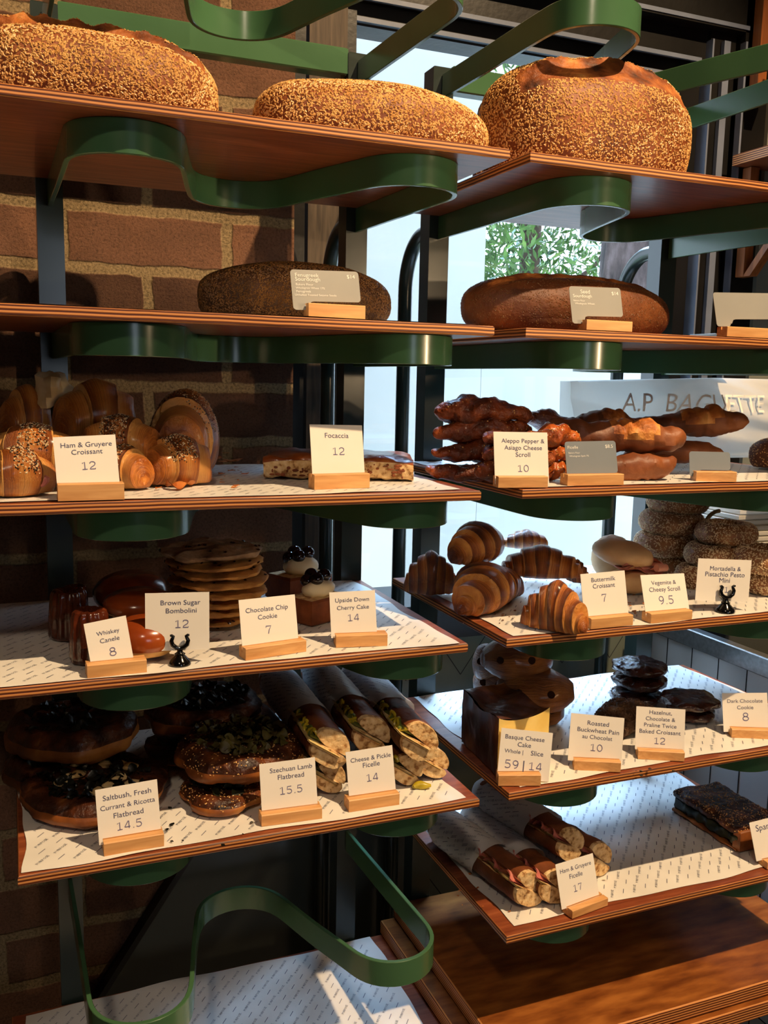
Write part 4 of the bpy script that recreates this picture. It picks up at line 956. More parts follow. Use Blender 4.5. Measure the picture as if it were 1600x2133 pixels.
def ficelle(xa, xb, Y, z, r, label, seed, mat='ficelle_crust', dz=0, score=True, fp=.25):
    A = atY(xa, 900, Y[0]); B = atY(xb, 900, Y[1]); A[2] = z; B[2] = z+dz
    g = stick(A, B, z, r, seed, knob=0, fatpro=fp, rz=.85)
    if score:
        zm = (g.V[:, 2].max()+g.V[:, 2].min())/2; zr = np.ptp(g.V[:, 2])/2
        N = g.normals(); c = g.V.mean(0)
        if ((g.V-c)*N).sum() < 0: N = -N
        u = g.UV[:, 0]; e = np.exp(-((u-.62)/.17)**4)*np.clip((N[:, 2]+.15)*1.6, 0, 1)
        rag = np.array([noise.noise(Vector(p)*90) for p in g.V]); g.V += N*(e*.006*(1+.9*rag))[:, None]
        g.M = [1 if np.mean([e[i] for i in f]) > .42 else 0 for f in g.F]
    mk('ficelle', g, [mat, 'split_crust'], label=label, cat='bread', group='ficelles stacked on the right shelf')
ficelle(1130, 1432, (1.12, 1.045), zz3+.062, .027, 'ficelle with bright orange split crust, top of the pile', 71, fp=.18)
ficelle(1170, 1412, (1.09, 1.045), zz3+.022, .023, 'dark unsplit ficelle at the bottom of the pile', 72, score=False, fp=.1)
ficelle(1300, 1556, (1.25, 1.155), zz3+.074, .022, 'ficelle sticking out furthest right behind the orange split one', 73, fp=.15)
ficelle(1300, 1512, (1.22, 1.13), zz3+.028, .019, 'ficelle whose dark tip shows at the bottom behind', 74, score=False, fp=.1)
ficelle(1180, 1330, (1.235, 1.19), zz3+.070, .020, 'short split ficelle at the back left of the pile', 75, fp=.1)
loaf((1560, 908, 1760, 974), zz3+.004, 1.15, 'seeded brown loaf cut off by the right edge beside the paper bag', 76, 'crust_dark', 'sesame', 900, asp=.5, zr=.5, score=True, sl=.003)
# big white bag
def bagf(u, v):
    x = .872+(1.42-.872)*u; top = ZC+.004+.012*min(1, u*1.6); z = T[3]+.004+(top-T[3]-.004)*v
    puff = .030*math.sin(math.pi*v)**.7*(1-.75*(2*u-1)**8)
    y = 1.345-puff*1.0-.006*math.sin(11*u+3*v)-.010*abs(math.sin(4*v+3*u)) + .004*math.sin(30*u*v)
    if u < .04: x += .01*v
    return (x+.014*(v-1)*-1, y, z)
gf = gsurf(bagf, 60, 40)
gb = gsurf(lambda u, v: (bagf(u, v)[0], 1.368, bagf(u, v)[2]), 60, 40); gb.F = [f[::-1] for f in gb.F]
def edge_strip(idx):
    n = len(gf.V); return [(idx[k], idx[k+1], idx[k+1]+n, idx[k]+n) for k in range(len(idx)-1)]
gg = gf+gb; gg.F += edge_strip([j for j in range(40)])+edge_strip([59*40+j for j in range(40)][::-1])+edge_strip([i*40+39 for i in range(60)]); gg.M = [0]*len(gg.F)
bag = mk('paper_bag', gg, 'bag_paper', label='large white paper baguette bag standing at the back before the window', cat='bag')
tx = text_geo('A.P  BAGUETTE', 3); s = .31/tx.w
tx.V = np.array([(1.128+v[0]*s+v[1]*s*.15, 1.305, ZC-.045+v[1]*s) for v in tx.V])
# lay the lettering on the bag's bulging front
def bag_y(x, z):
    u = min(max((x-.872)/(1.42-.872), 0), 1); top = ZC+.004+.012*min(1, u*1.6); v = min(max((z-T[3]-.004)/(top-T[3]-.004), 0), 1); return bagf(u, v)[1]-.0050
tx.V[:, 1] = [bag_y(v[0]-.007, v[2]) for v in tx.V]
mk('lettering', tx, 'white_ink', bag, smooth=False)
g = prism([(1.255, T[3]+.003), (1.40, T[3]+.003), (1.385, T[3]+.075), (1.262, T[3]+.09)], 1.215, 1.225)
mk('folded_paper', g, 'bag_paper', smooth=False, label='upright fold of white paper behind the loaf at the right edge', cat='paper')

# ------------------------------------------------------------------ right shelf 4: bagels, bun, trays
def bagel_shape(seed, squash=.62, hole=.34):
    R, r = (1+hole)/4, (1-hole)/4
    g = gsurf(lambda u, v: ((R+r*math.cos(v*6.2832))*math.cos(u*6.2832), (R+r*math.cos(v*6.2832))*math.sin(u*6.2832), r*squash*1.7*math.sin(v*6.2832)), 44, 18, cu=True, cv=True)
    return unit(g.bumpy(.012, 3, seed))
def bagel(g, label, seed):
    o = mk('sesame_bagel', g, 'bagel_crust', label=label, cat='bagel', group='sesame bagels stacked on the right shelf')
    mk('sesame_seeds', scatter(g, 2600, .0036, .0021, seed), 'sesame_pale', o, kind='stuff')
for k, (g, lab) in enumerate(stack(lambda k: bagel_shape(80+k), [(1335, 1472), (1320, 1452), (1330, 1470), (1346, 1480)], 1014, t4, 1.265,
        ['at the bottom of the tall left stack', 'second from the bottom of the tall left stack', 'third from the bottom of the tall left stack', 'topmost of the tall left stack, cut by the shelf above'])):
    bagel(g, 'bagel '+lab, 81+k)
for k, (g, lab) in enumerate(stack(lambda k: bagel_shape(90+k), [(1405, 1512), (1424, 1545), (1447, 1580)], 1080, t4, 1.17,
        ['low behind the mortadella card, its left edge showing', 'in the middle of the leaning stack behind the mortadella card', 'golden, on top of the leaning stack'])):
    bagel(g, 'bagel '+lab, 85+k)
for k, (g, lab) in enumerate(stack(lambda k: bagel_shape(95+k), [(1548, 1655), (1524, 1660)], 1130, t4, 1.10, ['at the bottom right beside the mortadella card', 'large, at the right edge on top of another'])):
    bagel(g, 'bagel '+lab, 88+k)
root = thing('filled_bun', atZ(1300, 1228, t4), 'soft pale bun filled with mortadella slices behind the buttermilk card', 'sandwich')
Yb = 1.17
gb_ = fit(unit(ellip(.5, .4, .16, 26, 14, 2.6).bumpy(.02, 4, 5)), (1262, 1180, 1372, 1236), t4, 0, Y=Yb, name='bun'); mk('lower_half', gb_, 'soft_bun', root)
zt = gb_.V[:, 2].max()
gm = Geo(np.zeros((0, 3)), [])
c = gb_.V.mean(0)
for k in range(4):
    gm = gm+gsurf(lambda u, v, k=k: (c[0]-.034+.074*u, c[1]-.030+.05*v+.002*k, zt-.004+.005*k+.007*math.sin(7*u+k*2)*math.cos(5*v+k)+.012*(1-u)), 24, 12)
m2 = gm.copy(); m2.V[:, 2] -= .0014; m2.F = [f[::-1] for f in m2.F]
mk('mortadella_slice', gm+m2, 'mortadella', root)
rl = tube([(c[0]+.020, c[1]-.032, zt+.006), (c[0]+.04, c[1]-.03, zt+.005)], .006, 12); mk('mortadella_roll', rl, 'mortadella', root)
gt = fit(unit(ellip(.5, .42, .30, 26, 16, 2.2).bumpy(.03, 4, 8)), (1233, 1120, 1362, 1216), zt-.002, 0, Y=Yb+.01, tilt=math.radians(26), name='buntop'); mk('upper_half', gt, 'soft_bun', root)
g = fit(unit(ellip(.5, .42, .26, 22, 14, 2.4).bumpy(.03, 4, 9)), (1231, 1113, 1318, 1200), t4, 0, Y=1.265, name='bun2')
mk('soft_bun', g, 'soft_bun', label='second pale bun half hidden behind the mortadella bun', cat='bread')
x0, x1 = 1.235, 1.48
for k in range(9):
    z = T[4]+.012+k*.0105
    g = box(x0+.002*(k % 3), 1.30, z, x1, 1.40, z+.008, .001)
    mk('paper_tray', g, 'bag_paper', smooth=False, label='flat white paper tray in the stack behind the bagels, %s' % ['lowest', 'second up', 'third up', 'fourth up', 'middle', 'fourth from the top', 'third from the top', 'next to topmost', 'topmost'][k], cat='tray', group='stack of paper trays behind the bagels')
mk('counter_ledge', box(1.225, 1.29, T[4]-.02, 1.60, 1.42, T[4]+.0115, .002), 'steel', smooth=False, label='narrow metal ledge carrying the stack of paper trays', cat='ledge')
bp = atY(1468, 1085, 1.21); P = [bp+np.array([.03*math.cos(a)+.03, 0, .03*math.sin(a)-.014]) for a in np.linspace(math.pi, math.pi*.5, 10)]
mk('basket_handle', tube(P, .0035, 8), 'wicker', label='short curved wicker handle between the two bagel stacks', cat='basket')

# ------------------------------------------------------------------ left shelf 4
def canele(bx, zb, label, seed, Y=None):
    prof = [(.0001, 0), (.46, 0), (.5, .05), (.49, .2), (.46, .6), (.43, .9), (.40, .99), (.33, 1.02), (.22, .98), (.0001, .9)]
    fl = lambda a, z: 1+(.07*math.cos(12*a))*(1 if z > .05 else .4)
    p2 = []
    for i in range(len(prof)-1):
        for t in (0, .34, .67): p2.append((prof[i][0]*(1-t)+prof[i+1][0]*t, prof[i][1]*(1-t)+prof[i+1][1]*t))
    p2.append(prof[-1]); g = unit(lathe(p2, 72, fl).bumpy(.02, 5, seed))
    g = fit(g, bx, zb, 0, Y=Y, name=label); mk('canele', g, 'canele', label=label, cat='cake', group='dark fluted caneles at the left')
canele((100, 1222, 188, 1335), t4, 'dark fluted canele at the left, behind the other', 91)
canele((143, 1262, 232, 1384), t4, 'glossy canele directly behind the whiskey canele card', 92)
canele((128, 1216, 186, 1290), t4, 'almost black canele hidden at the back beside the post', 93, Y=1.26)
def bun(bx, zb, label, seed, Y=None, tilt=0, H=.56):
    g = unit(ellip(.5, .5, .5*H, 36, 22, 2.3).bumpy(.016, 2.6, seed)); g = fit(g, bx, zb, seed, Y=Y, tilt=math.radians(tilt), name=label)
    z0, zr = g.V[:, 2].min(), np.ptp(g.V[:, 2]); g.M = [1 if .10 < (np.mean([g.V[i, 2] for i in f])-z0)/zr < .30 else 0 for f in g.F]
    return mk('sugar_bun', g, ['bun_glaze', 'bun_belt'], label=label, cat='bun', group='brown sugar buns behind their card')
bun((232, 1278, 372, 1372), t4, 'glazed bun at the bottom front, behind the bombolini card', 94)
bun((192, 1186, 348, 1300), t4+.004, 'dark glazed bun at the back left, highest of the three', 95, Y=1.27, H=.7, tilt=-10)
bun((214, 1220, 362, 1302), t4+.024, 'glossy reddish bun lying on top, left of the bombolini card', 96, Y=1.15)
def cookie(bx, zb, label, seed, Y, mat, H=.16, name='chip_cookie', group='chocolate chip cookies in one tall stack', chips=True, e=3.2, amp=.014):
    g = unit(ellip(.5, .5, .5*H, 48, 14, e).bumpy(amp, 5, seed, 3)); g = fit(g, bx, zb, seed, Y=Y, name=label)
    o = mk(name, g, mat, label=label, cat='cookie', group=group)
    if chips:
        cc = scatter(g, 26, .008, .007, seed, None, .25); mk('chocolate_chips', cc, 'chocolate', o, kind='stuff')
    return g
pos = ['lowest', 'second from the bottom', 'third from the bottom', 'fourth from the bottom', 'fourth from the top', 'third from the top', 'second from the top', 'topmost, greyish and wrinkled']
zb = t4
ybs = [1296, 1281, 1262, 1243, 1224, 1205, 1186, 1166]
wd_ = [(362, 532), (360, 540), (358, 545), (356, 556), (352, 560), (356, 550), (350, 548), (341, 545)]
YC = 1.19
for k in range(8):
    hh = .0125 if k < 7 else .017; c = atY(450, 1250, YC)
    w = (wd_[k][1]-wd_[k][0])*1.24/FPX; cx = atY((wd_[k][0]+wd_[k][1])/2, 1250, YC)[0]
    g = unit(ellip(.5, .5, .08, 52, 14, 3.0).bumpy(.05, 6, 100+k, 4)); g.V *= np.array([w, w, 1]); g.V[:, 2] *= hh*1.15/g.V[:, 2].max()
    g.V[:, 2] += .0025*np.sin(g.V[:, 0]*50+k)*np.abs(g.V[:, 0])/.04*.6
    g.V += np.array([cx, YC, zb+.001]); zb += hh
    o = mk('chip_cookie', g, 'cookie_top' if k == 7 else 'cookie_dough', label='chocolate chip cookie in the tall stack, '+pos[k], cat='cookie', group='chocolate chip cookies in one tall stack')
    mk('chocolate_chips', scatter(g, 22, .007, .006, k, None, .3), 'chocolate', o, kind='stuff')
def cherry_cake(c, s, label, seed, rot):
    root = thing('cherry_cake', c, label, 'cake', 'upside down cherry cakes behind their card')
    b = box(-.036, -.026, 0, .036, .026, .034, .003); nb = Geo(b.V, b.F, b.UV)
    nb.M = [0 if i != 1 else 1 for i in range(len(nb.F))]
    def tf(g): return g.sc(s).rz(rot).mv(*c)
    mk('cake_block', tf(nb), ['cake_side', 'crumb'], root, smooth=False)
    mk('cream', tf(ellip(.024, .020, .013, 22, 14, 2.3).bumpy(.003, 60, seed).mv(.004, 0, .043)), 'cream', root)
    for i, (x, y, z) in enumerate([(-.006, -.006, .058), (.012, -.003, .060), (.002, .012, .060), (.018, .008, .055), (-.010, .008, .054)]):
        mk('cherry', tf(ellip(.0095, .0095, .009, 18, 12).mv(x, y, z)), 'cherry', root)
c = atZ(672, 1300, t4); c[1] += .028; cherry_cake(c, 1.0, 'cherry cake with cream directly behind its card', 5, .5)
c = atY(622, 1262, 1.29); c[2] = t4; cherry_cake(c, 1.12, 'cherry cake at the back with a tall pale cream dome', 6, .4)

# ------------------------------------------------------------------ left shelf 5: flatbreads
def flat(bx, zb, label, seed, Y=None, top='greens', H=.26, rot=0, group='round flatbreads on the lower left shelf', lift=1, n=60, seeds=0):
    def f(u, v):
        a = u*2*math.pi; s = v
        prof = [(0, .0), (.86, 0), (.97, .12), (1.0, .38), (.96, .70), (.86, .92), (.74, .98), (.6, .84), (.3, .80), (0.001, .82)]
        k = s*(len(prof)-1); i = min(int(k), len(prof)-2); t = k-i
        r = prof[i][0]*(1-t)+prof[i+1][0]*t; z = prof[i][1]*(1-t)+prof[i+1][1]*t
        r *= 1+.04*math.sin(3*a+seed)+.02*math.sin(7*a)
        return (r*.5*math.cos(a), r*.5*math.sin(a), z*H)
    g = unit(gsurf(f, 56, 30, cu=True).bumpy(.045, 4.5, seed, 4)); g = fit(g, bx, zb, rot, Y=Y, name=label)
    z0, zr = g.V[:, 2].min(), np.ptp(g.V[:, 2])
    g.M = [1 if (np.mean([g.V[i, 2] for i in f]) - z0)/zr > .52 else 0 for f in g.F]
    o = mk('flatbread', g, ['flatbread', 'flatbread_top'], label=label, cat='bread', group=group)
    c = g.V.mean(0); W = np.ptp(g.V[:, 0]); rs = np.random.RandomState(seed); G = Geo(np.zeros((0, 3)), []); zt = z0+zr*.86
    for _ in range(n):
        a, r = rs.rand()*6.28, W*.36*math.sqrt(rs.rand()); s = rs.uniform(.004, .010)
        l = gsurf(lambda u, v: ((u-.5)*2*s, (v-.5)*s*math.sin(u*3.14159)*1.6, .4*s*math.sin(5*u+a)+.2*s*math.cos(4*v)), 7, 4)
        l.rx(rs.uniform(-.9, .9)).rz(rs.rand()*6.28).mv(c[0]+r*math.cos(a), c[1]+r*math.sin(a), zt+rs.uniform(0, .008))
        G = G+l
    mk('leafy_topping', G, top, o, kind='stuff')
    if seeds: mk('sesame_seeds', scatter(g, seeds, .003, .0018, seed, lambda p, n_: (p[:, 2] > z0+zr*.45)+1e-6), 'sesame', o, kind='stuff')
    return o, g
t5 = T[5]+.002
flat((4, 1520, 268, 1622), t5, 'flatbread at the bottom of the far left stack', 111, Y=1.25)
flat((8, 1450, 290, 1560), t5+.036, 'dark puffy flatbread on top of the far left stack', 112, Y=1.25, top='dark_greens')
o, g = flat((40, 1566, 352, 1728), t5, 'flatbread with dark berries and ricotta behind the saltbush card', 113, top='dark_greens', n=110, H=.24)
c = g.V.mean(0); zt = g.V[:, 2].max(); G = Geo(np.zeros((0, 3)), []); rs = np.random.RandomState(6)
for _ in range(16):
    a, r = rs.rand()*6.28, .055*math.sqrt(rs.rand()); G = G+ellip(rs.uniform(.006, .012), rs.uniform(.005, .010), .004, 12, 8).bumpy(.002, 90, 4).mv(c[0]+r*math.cos(a), c[1]+r*math.sin(a), zt-.003)
mk('ricotta', G, 'ricotta', o, kind='stuff')
flat((372, 1598, 556, 1702), t5, 'flatbread below the Szechuan lamb one, glossy with sesame', 114, n=20, seeds=300, H=.22)
flat((362, 1492, 636, 1628), t5+.030, 'puffy lamb flatbread with herbs, on top at the front', 115, Y=1.14, top='herbs', n=120, seeds=500, H=.3)
flat((300, 1500, 545, 1590), t5, 'shadowed flatbread low at the back of the middle stack', 116, Y=1.28, n=30)
flat((300, 1418, 546, 1520), t5+.040, 'blackened flatbread highest at the back, beside the wrapped sandwiches', 117, Y=1.28, top='dark_greens', n=140, H=.34)

# ------------------------------------------------------------------ wrapped baguette sandwiches
def sandwich(pb_, pf, z, r, label, seed, fill, wrap=.67, Yb=None, group=None, open_a=35):
    A, B = atZ(*pb_, z), atZ(*pf, z)
    A[2] = B[2] = z
    d = B-A; L = np.linalg.norm(d); d /= L; sd = np.cross(d, [0, 0, 1.0]); sd /= np.linalg.norm(sd); up = np.array([0, 0, 1.0])
    root = thing('wrapped_sandwich', (A+B)/2-np.array([0, 0, r]), label, 'sandwich', group)
    oa = math.radians(open_a)
    # local frame: x along, y towards the open side, z up; halves meet at the hinge away from the opening
    def half(sgn, x0, x1, cap=True):
        def f(u, v):
            a = v*2*math.pi; x = x0+(x1-x0)*u
            en = 1-.35*max(0, (1-2*u-.86)/.14)**2-.06*max(0, (2*u-1-.9)/.1)**2
            q, w = math.cos(a), math.sin(a)
            yy = r*.98*q*en; zz = (r*.66*w if w*sgn > 0 else r*.20*w)*en
            return (x, yy, zz+sgn*r*.20)
        g = gsurf(f, 40, 20, cv=True, cap=cap).bumpy(r*.08, 45, seed+sgn)
        g.M = [1 if (abs(np.mean([g.UV[i, 0] for i in fc])-1) < .02 or len(fc) > 4 or np.mean([math.sin(g.UV[i, 1]*6.2832)*sgn for i in fc]) < -.25) else 0 for fc in g.F]
        g.rx(sgn*.07)
        return g
    def place(g):
        g.rx(oa); return frame(A, d, sd, up, g)
    mk('bread_half', place(half(-1, 0, L)), ['ficelle_crust', 'crumb'], root)
    mk('bread_half', place(half(1, 0, L*.985)), ['ficelle_crust', 'crumb'], root)
    def sheet(x0, x1, y0, y1, z0, amp, fr, seed, th=.0016):
        def f(u, v): return (x0+(x1-x0)*u, y0+(y1-y0)*v+amp*.4*math.sin(fr*u*3+seed), z0+amp*math.sin(fr*u+seed)*(.3+v))
        g = gsurf(f, 40, 10); h = g.copy(); h.V[:, 2] -= th; h.F = [q[::-1] for q in h.F]; return g+h
    if fill == 'ham':
        mk('cheese_slice', place(sheet(L*(wrap-.02), L*1.0, -r*.5, r*1.16, -r*.02, r*.06, 4, 1)), 'cheese', root)
        mk('ham_slice', place(sheet(L*(wrap-.01), L*.98, -r*.5, r*1.18, r*.12, r*.13, 16, 2)), 'ham', root)
    else:
        mk('cheese_slice', place(sheet(L*(wrap-.02), L*1.02, -r*.5, r*1.20, -r*.04, r*.05, 4, 1)), 'cheese', root)
        rs = np.random.RandomState(seed); G = Geo(np.zeros((0, 3)), [])
        for k in range(13):
            x = L*(wrap+.03+(.95-wrap)*rs.rand()); q = gsurf(lambda u, v: ((u-.5)*.014, r*(.55+.55*v), .002*math.sin(6*u+k)), 6, 8)
            w = tube([(x-.006+.012*t, r*(.8+.25*math.sin(3.1*t)), r*(.08+.22*math.sin(3.1*t+k))) for t in np.linspace(0, 1, 7)], .0022, 7); G = G+w
        mk('pickle_slice', place(G), 'pickle', root, kind='stuff')
        mk('salad_leaf', place(sheet(L*(wrap), L*.97, -r*.2, r*1.05, r*.16, r*.14, 20, 5)), 'leaf_salad', root)
    R = r*1.13
    def wf(u, v):
        a = v*2*math.pi; x = -L*.02+(L*(wrap+.02)+.012*math.cos(a-1.2)*u)*u
        rr = R*(1+.035*math.sin(3*a+seed)+.02*math.sin(9*u+a*2))*(.80+.20*min(1, u*5))
        return (x, rr*math.cos(a)*.98, rr*math.sin(a)*.92)
    w = gsurf(wf, 50, 36, cv=True).bumpy(.0012, 60, seed)
    wo = mk('paper_wrap', place(w), 'wrap_paper', root)
    span = 2*math.pi*R
    pat = word_pattern(.004, L*wrap-.012, 0, span, lambda x, y, mg: mg < x < L*wrap-.006-mg, seed, size=.020, step=.030, ang=28)
    if len(pat.V):
        q = []
        for x, y, _ in pat.V:
            a = y/R; u = min(max((x+L*.02)/(L*(wrap+.02)), 0), 1)
            rr = R*(1+.035*math.sin(3*a+seed)+.02*math.sin(9*u+a*2))*(.80+.20*min(1, u*5))+.0011
            q.append((x, rr*math.cos(a)*.98, rr*math.sin(a)*.92))
        pat.V = np.array(q); mk('printed_pattern', place(pat), 'print_ink', wo)
GL = 'wrapped cheese and pickle ficelles'
r = .0285
r2 = r*.82
sandwich((520, 1480), (628, 1612), t5+r2, r2, 'lowest wrapped pickle sandwich at the left, mostly hidden', 121, 'pickle', group=GL)
sandwich((632, 1500), (688, 1622), t5+r2, r2, 'pickle sandwich end showing between the lamb and pickle cards', 122, 'pickle', group=GL, wrap=.4)
sandwich((755, 1485), (850, 1606), t5+r2, r2, 'pickle sandwich at the bottom just right of its card, cheese hanging out', 123, 'pickle', group=GL, wrap=.4)
sandwich((808, 1482), (906, 1592), t5+r2, r2, 'pickle sandwich at the bottom right by the shelf corner', 124, 'pickle', group=GL, wrap=.4)
sandwich((572, 1408), (690, 1562), t5+r*2.45, r*1.0, 'wrapped pickle sandwich on top, left of three', 125, 'pickle', group=GL)
sandwich((658, 1398), (778, 1535), t5+r*2.45, r*1.0, 'wrapped pickle sandwich on top, middle of three', 126, 'pickle', group=GL)
sandwich((742, 1410), (878, 1548), t5+r*2.45, r*1.0, 'wrapped pickle sandwich on top, right of three, bread end bare', 127, 'pickle', group=GL, wrap=.6)
c = atZ(875, 1643, t5)
mk('pickle_piece', tube([c+np.array([.006*k-.010, .004*math.sin(k*1.3), .004]) for k in range(5)], [.002, .005, .006, .004, .002], 10), 'pickle', label='yellow pickle dropped on the paper near the shelf corner', cat='pickle')
t6 = T[6]+.002; GR = 'wrapped ham and gruyere ficelles'
sandwich((915, 1712), (1108, 1856), t6+r, r*1.05, 'leftmost wrapped ham sandwich with pink ham and cheese at its end', 131, 'ham', group=GR, wrap=.60)
sandwich((985, 1705), (1160, 1850), t6+r, r, 'wrapped ham sandwich ending behind the ham ficelle card', 132, 'ham', group=GR)
sandwich((1052, 1680), (1252, 1792), t6+r, r*1.05, 'unwrapped-end ham sandwich at the right of the group', 133, 'ham', group=GR, wrap=.45)
sandwich((1010, 1650), (1192, 1762), t6+r*2.6, r, 'wrapped ham sandwich lying on top of the others', 134, 'ham', group=GR)

# ------------------------------------------------------------------ right shelf 5
def pain(bx, zb, label, seed, Y=None, rot=0, tilt=0, Hs=None):
    def f(u, v):
        a = v*2*math.pi; s = 2*u-1; r = .30*(1-.62*abs(s)**2.6)
        return (s*.5*.9, math.cos(a)*r*1.25, math.sin(a)*r*.72 if math.sin(a) > -.7 else -.7*r*.72)
    g = gsurf(f, 40, 40, cv=True, cap=True); g.UV = g.UV[:, ::-1].copy(); g = g.bumpy(.014, 6, seed, 3)
    lo, hi = g.V.min(0), g.V.max(0); g = unit(g)
    m2 = fit(g, bx, zb, math.radians(rot), Y=Y, tilt=math.radians(tilt), name=label)
    o = mk('chocolate_pastry', m2, 'pain_choc', label=label, cat='pastry', group='pains au chocolat heaped behind the cheesecake')
    # two chocolate batons in the end that faces the room
    c = (m2.V.max(0)+m2.V.min(0))/2; sz = np.ptp(m2.V, axis=0)
    a = math.radians(rot); ax = np.array([math.cos(a), math.sin(a), 0])
    if ax[1] > 0: ax = -ax
    sd = np.array([-ax[1], ax[0], 0]); Lh = np.abs((m2.V-c)@ax).max()
    W = np.abs((m2.V-c)@sd).max(); view = CAM-c; view /= np.linalg.norm(view); vs = np.cross(view, [0, 0, 1.0]); vs /= np.linalg.norm(vs)
    Wv = np.abs((m2.V-c)@vs).max()
    for s in (-.42, .42):
        sc_ = np.abs((m2.V-c)@vs-s*Wv)+np.abs(m2.V[:, 2]-c[2]-.10*sz[2])-.25*((m2.V-c)@view)
        q = m2.V[np.argmin(sc_)]
        mk('chocolate_baton', tube([q-view*.01, q+view*.002], .0058, 12).bumpy(.0008, 200, 3), 'chocolate', o)
pain((985, 1382, 1062, 1440), t5+.012, 'pain au chocolat at the back left, lower one', 142, Y=1.30, rot=100)
pain((1080, 1440, 1176, 1512), t5, 'pain au chocolat at the bottom right of the heap', 143, rot=-50)
pain((1034, 1388, 1197, 1470), t5+.030, 'pain au chocolat in the middle, two chocolate ends showing like eyes', 144, Y=1.20, rot=-25)
pain((1000, 1322, 1152, 1398), t5+.072, 'topmost pain au chocolat, just under the shelf above', 145, Y=1.23, rot=-15)
pain((984, 1340, 1040, 1400), t5+.052, 'pain au chocolat at the back left, upper one', 146, Y=1.29, rot=95)
# cheesecake
A = atZ(962, 1545, t5); Bc = atZ(1035, 1618, t5); C = atZ(1140, 1590, t5)
A[2] = Bc[2] = C[2] = t5
e1 = Bc-A; e2 = C-Bc; D = A+e2*.85
hgt = .078
def quad(u, v): return A*(1-u)*(1-v)+Bc*u*(1-v)+C*u*v+D*(1-u)*v
gt_ = gsurf(lambda u, v: tuple(quad(u, v)+np.array([0, 0, hgt+.007*((2*u-1)**4+(2*v-1)**4)*.6-.004+.003*math.sin(9*u+4*v)])), 22, 22)
def side(a, b, n=22): return gsurf(lambda u, v: tuple((a(u))+np.array([0, 0, v*(hgt-.004+.007*.6*((2*u-1)**4+1)+.003*math.sin(b[0]*u+b[1]))])), n, 12)
root = thing('cheesecake', (A+C)/2, 'burnt-topped cheesecake piece showing its yellow cut side', 'cake')
s1 = side(lambda u: quad(u, 0), (9, 0)); s3 = side(lambda u: quad(u, 1), (9, 4)); s4 = side(lambda u: quad(0, u), (4, 0)); s2 = side(lambda u: quad(1, u), (4, 9))
mk('burnt_skin', (gt_+s1+s3+s4).bumpy(.003, 28, 3, 3), 'cheesecake_burnt', root)
mk('cut_face', s2, 'cheesecake', root)
for g, lab in stack(lambda k: unit(ellip(.5, .5, .2, 56, 24, 2.7).bumpy(.06, 4.5, 151+k, 4)), [(1268, 1386), (1272, 1391), (1274, 1392)], 1364, t5, 1.235,
                    ['at the bottom of the taller stack', 'in the middle of the taller stack', 'on top of the taller stack']):
    mk('dark_cookie', g, 'dark_cookie', label='dark chocolate cookie '+lab, cat='cookie', group='dark chocolate cookies in two stacks')
for g, lab in stack(lambda k: unit(ellip(.5, .5, .2, 56, 24, 2.7).bumpy(.06, 4.5, 161+k, 4)), [(1385, 1490), (1372, 1503)], 1432, t5, 1.14,
                    ['at the bottom of the shorter stack', 'on top of the shorter stack']):
    mk('dark_cookie', g, 'dark_cookie', label='dark chocolate cookie '+lab, cat='cookie', group='dark chocolate cookies in two stacks')
o, g = croissant((1238, 1456, 1375, 1545), t5, 20, 'nut-crusted praline croissant behind the hazelnut card', 156, mat='praline', name='praline_croissant', group=None)
mk('nut_crumbs', scatter(g, 700, .005, .004, 7, lambda p, n: (p[:, 2] > g.V[:, 2].mean())+1e-6, .5), 'praline', o, kind='stuff')

# ------------------------------------------------------------------ right shelf 6: spinach pastry
P_ = [atZ(x, y, t6) for x, y in ((1400, 1690), (1532, 1776), (1600, 1752), (1475, 1672))]
for q in P_: q[2] = t6
def spf(u, v, a0, a1): 
    return None
root = thing('spinach_pastry', (P_[0]+P_[2])/2, 'spinach-filled pastry slab with seeded dark crust, right end of its shelf', 'pastry')
e1 = P_[1]-P_[0]; L1 = np.linalg.norm(e1); e1 /= L1; e2 = np.array([-e1[1], e1[0], 0]); W2 = .105
if e2@(P_[3]-P_[0]) < 0: e2 = -e2
def slabf(z0, z1, ex=4, w0=0, w1=1):
    def f(u, v):
        a = v*2*math.pi; c_, s_ = math.cos(a), math.sin(a)
        q = abs(c_)**(2/ex)*math.copysign(1, c_); w = abs(s_)**(2/ex)*math.copysign(1, s_)
        return (L1*u, W2*(w0+(w1-w0)*(.5+.5*q)), z0+(z1-z0)*(.5+.5*w))
    return gsurf(f, 40, 36, cv=True, cap=True)
zv = np.array([0, 0, 1.0])
def plc(g): return frame(P_[0], e1, e2, zv, g)
top = plc(slabf(.026, .040, 4).bumpy(.005, 34, 3, 3)); mk('top_crust', top, 'flatbread_top', root)
mk('sesame_seeds', scatter(top, 700, .0032, .002, 5, lambda p, n: (p[:, 2] > top.V[:, 2].mean())+1e-6), 'sesame', root, kind='stuff')
mk('base_crust', plc(slabf(0, .008, 4).bumpy(.002, 34, 3)), 'flatbread', root)
mk('spinach_filling', plc(slabf(.006, .028, 5, .03, .97).bumpy(.006, 70, 8, 3)), 'greens', root)
mk('end_crust', plc(box(L1-.010, .002, .002, L1+.006, W2-.002, .036, .003).bumpy(.002, 30, 3)), 'flatbread', root)

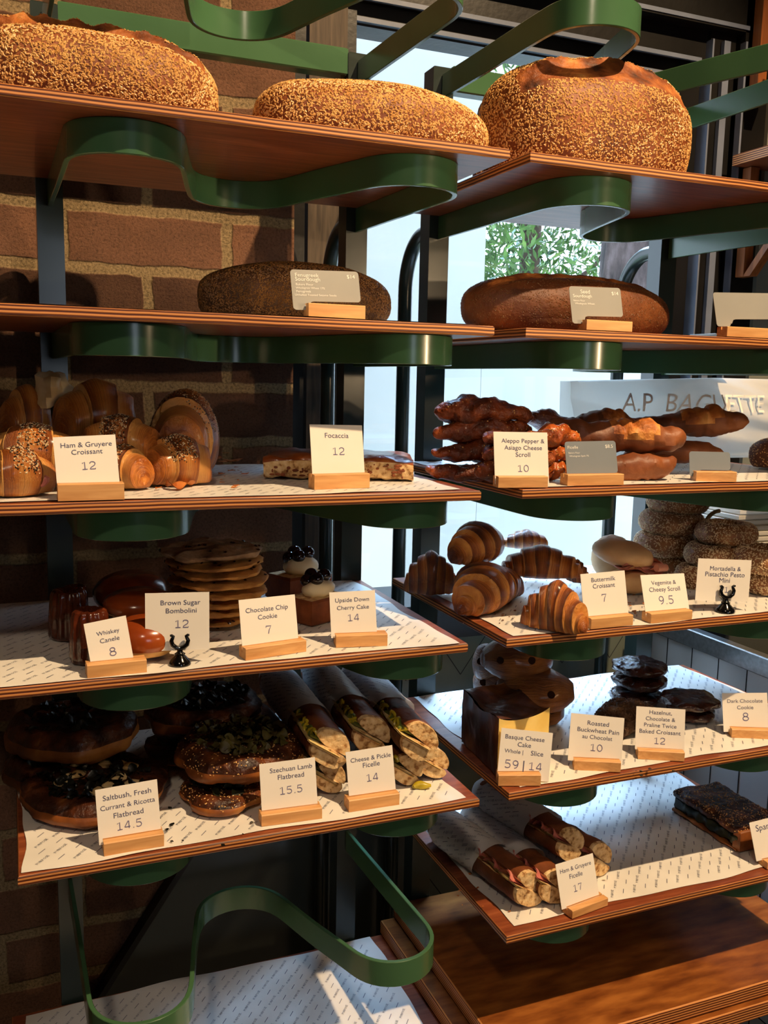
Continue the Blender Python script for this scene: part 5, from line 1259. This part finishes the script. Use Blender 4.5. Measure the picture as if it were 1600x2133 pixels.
# ------------------------------------------------------------------ right-hand surroundings
root = thing('side_counter', (1.75, 1.25, 0), 'white-tiled counter with a steel edge at the lower right', 'counter')
cx = 1.262; ct = ZC-.484
mk('steel_edge', box(cx-.012, .55, ct-.036, cx+.012, 1.555, ct, .002), 'steel', root, smooth=False)
mk('tiled_side', box(cx, .56, .04, cx+.03, 1.55, ct-.036), 'white_tile', root, smooth=False)
G = Geo(np.zeros((0, 3)), [])
for k in range(13): y = 1.50-k*.075; G = G+box(cx-.0006, y-.0011, .05, cx+.001, y+.0011, ct-.037)
for z in (.60, .28): G = G+box(cx-.0006, .56, z-.0011, cx+.001, 1.55, z+.0011)
mk('tile_joint', G, 'grout_black', root, smooth=False)
mk('worktop', box(cx+.012, .55, ct-.03, 1.45, 1.555, ct-.006, .001)+box(1.45, .55, ct-.03, 2.4, 1.55, ct-.006), 'black_gloss', root, smooth=False)
# plywood wall shelf on timber brackets
q0 = atY(1532, 322, 1.56); zt = q0[2]
root = thing('wall_shelf', (1.75, 1.45, zt-.02), 'plywood wall shelf on timber brackets, right of the window', 'shelf')
g = box(q0[0], 1.27, zt-.022, 2.4, 1.567, zt, .001); g.M = [0, 0]+[1]*12
mk('board', g, ['ply_face', 'ply_edge'], root, smooth=False)
b0 = atY(1553, 480, 1.56); bx_ = b0[0]
def bracket(zf, ztp, name, parent):
    mk('upright', box(bx_-.011, 1.545, zf, bx_+.011, 1.568, ztp, .001), 'bracket_wood', parent, smooth=False)
    br = prism([(0, zf), (.02, zf), (.17, zf+.17), (.15, zf+.17)], -.010, .010)   # (depth, z)
    br.V = np.array([(bx_+v[1], 1.548-v[0], v[2]) for v in br.V]); br.F = [f[::-1] for f in br.F]
    mk('brace', br, 'bracket_wood', parent, smooth=False)
bracket(atY(1545, 578, 1.56)[2], zt-.023, 'a', root)
mk('bolt', ellip(.004, .003, .004, 10, 8).mv(bx_, 1.544, atY(1549, 504, 1.56)[2]), 'steel', root)
ub = thing('wall_bracket', (bx_, 1.55, ZC+.55), 'timber bracket on the grey wall above the plywood wall shelf', 'bracket')
bracket(atY(1562, 215, 1.56)[2], ZC+.85, 'b', ub)
mk('bolt', ellip(.004, .003, .004, 10, 8).mv(bx_, 1.544, atY(1572, 137, 1.56)[2]), 'steel', ub)
# folded napkins behind the blank card
for k in range(7):
    c = atY(1492, 685-k*5.2, 1.30); s = (k*37 % 5)*.002
    g = box(c[0]-.012-s, 1.28, T[2]+.0016+k*.0034, c[0]+.06, 1.345, T[2]+.0042+k*.0034, .0003)
    mk('paper_napkin', g, 'bag_paper', smooth=False, label='folded white napkin in the pile behind the blank card, '+['lowest', 'second up', 'third up', 'middle', 'third from the top', 'second from the top', 'topmost'][k], cat='napkin', group='napkins piled behind the blank card')

for o in ALLOC:
    if '_o' in o: del o['_o']
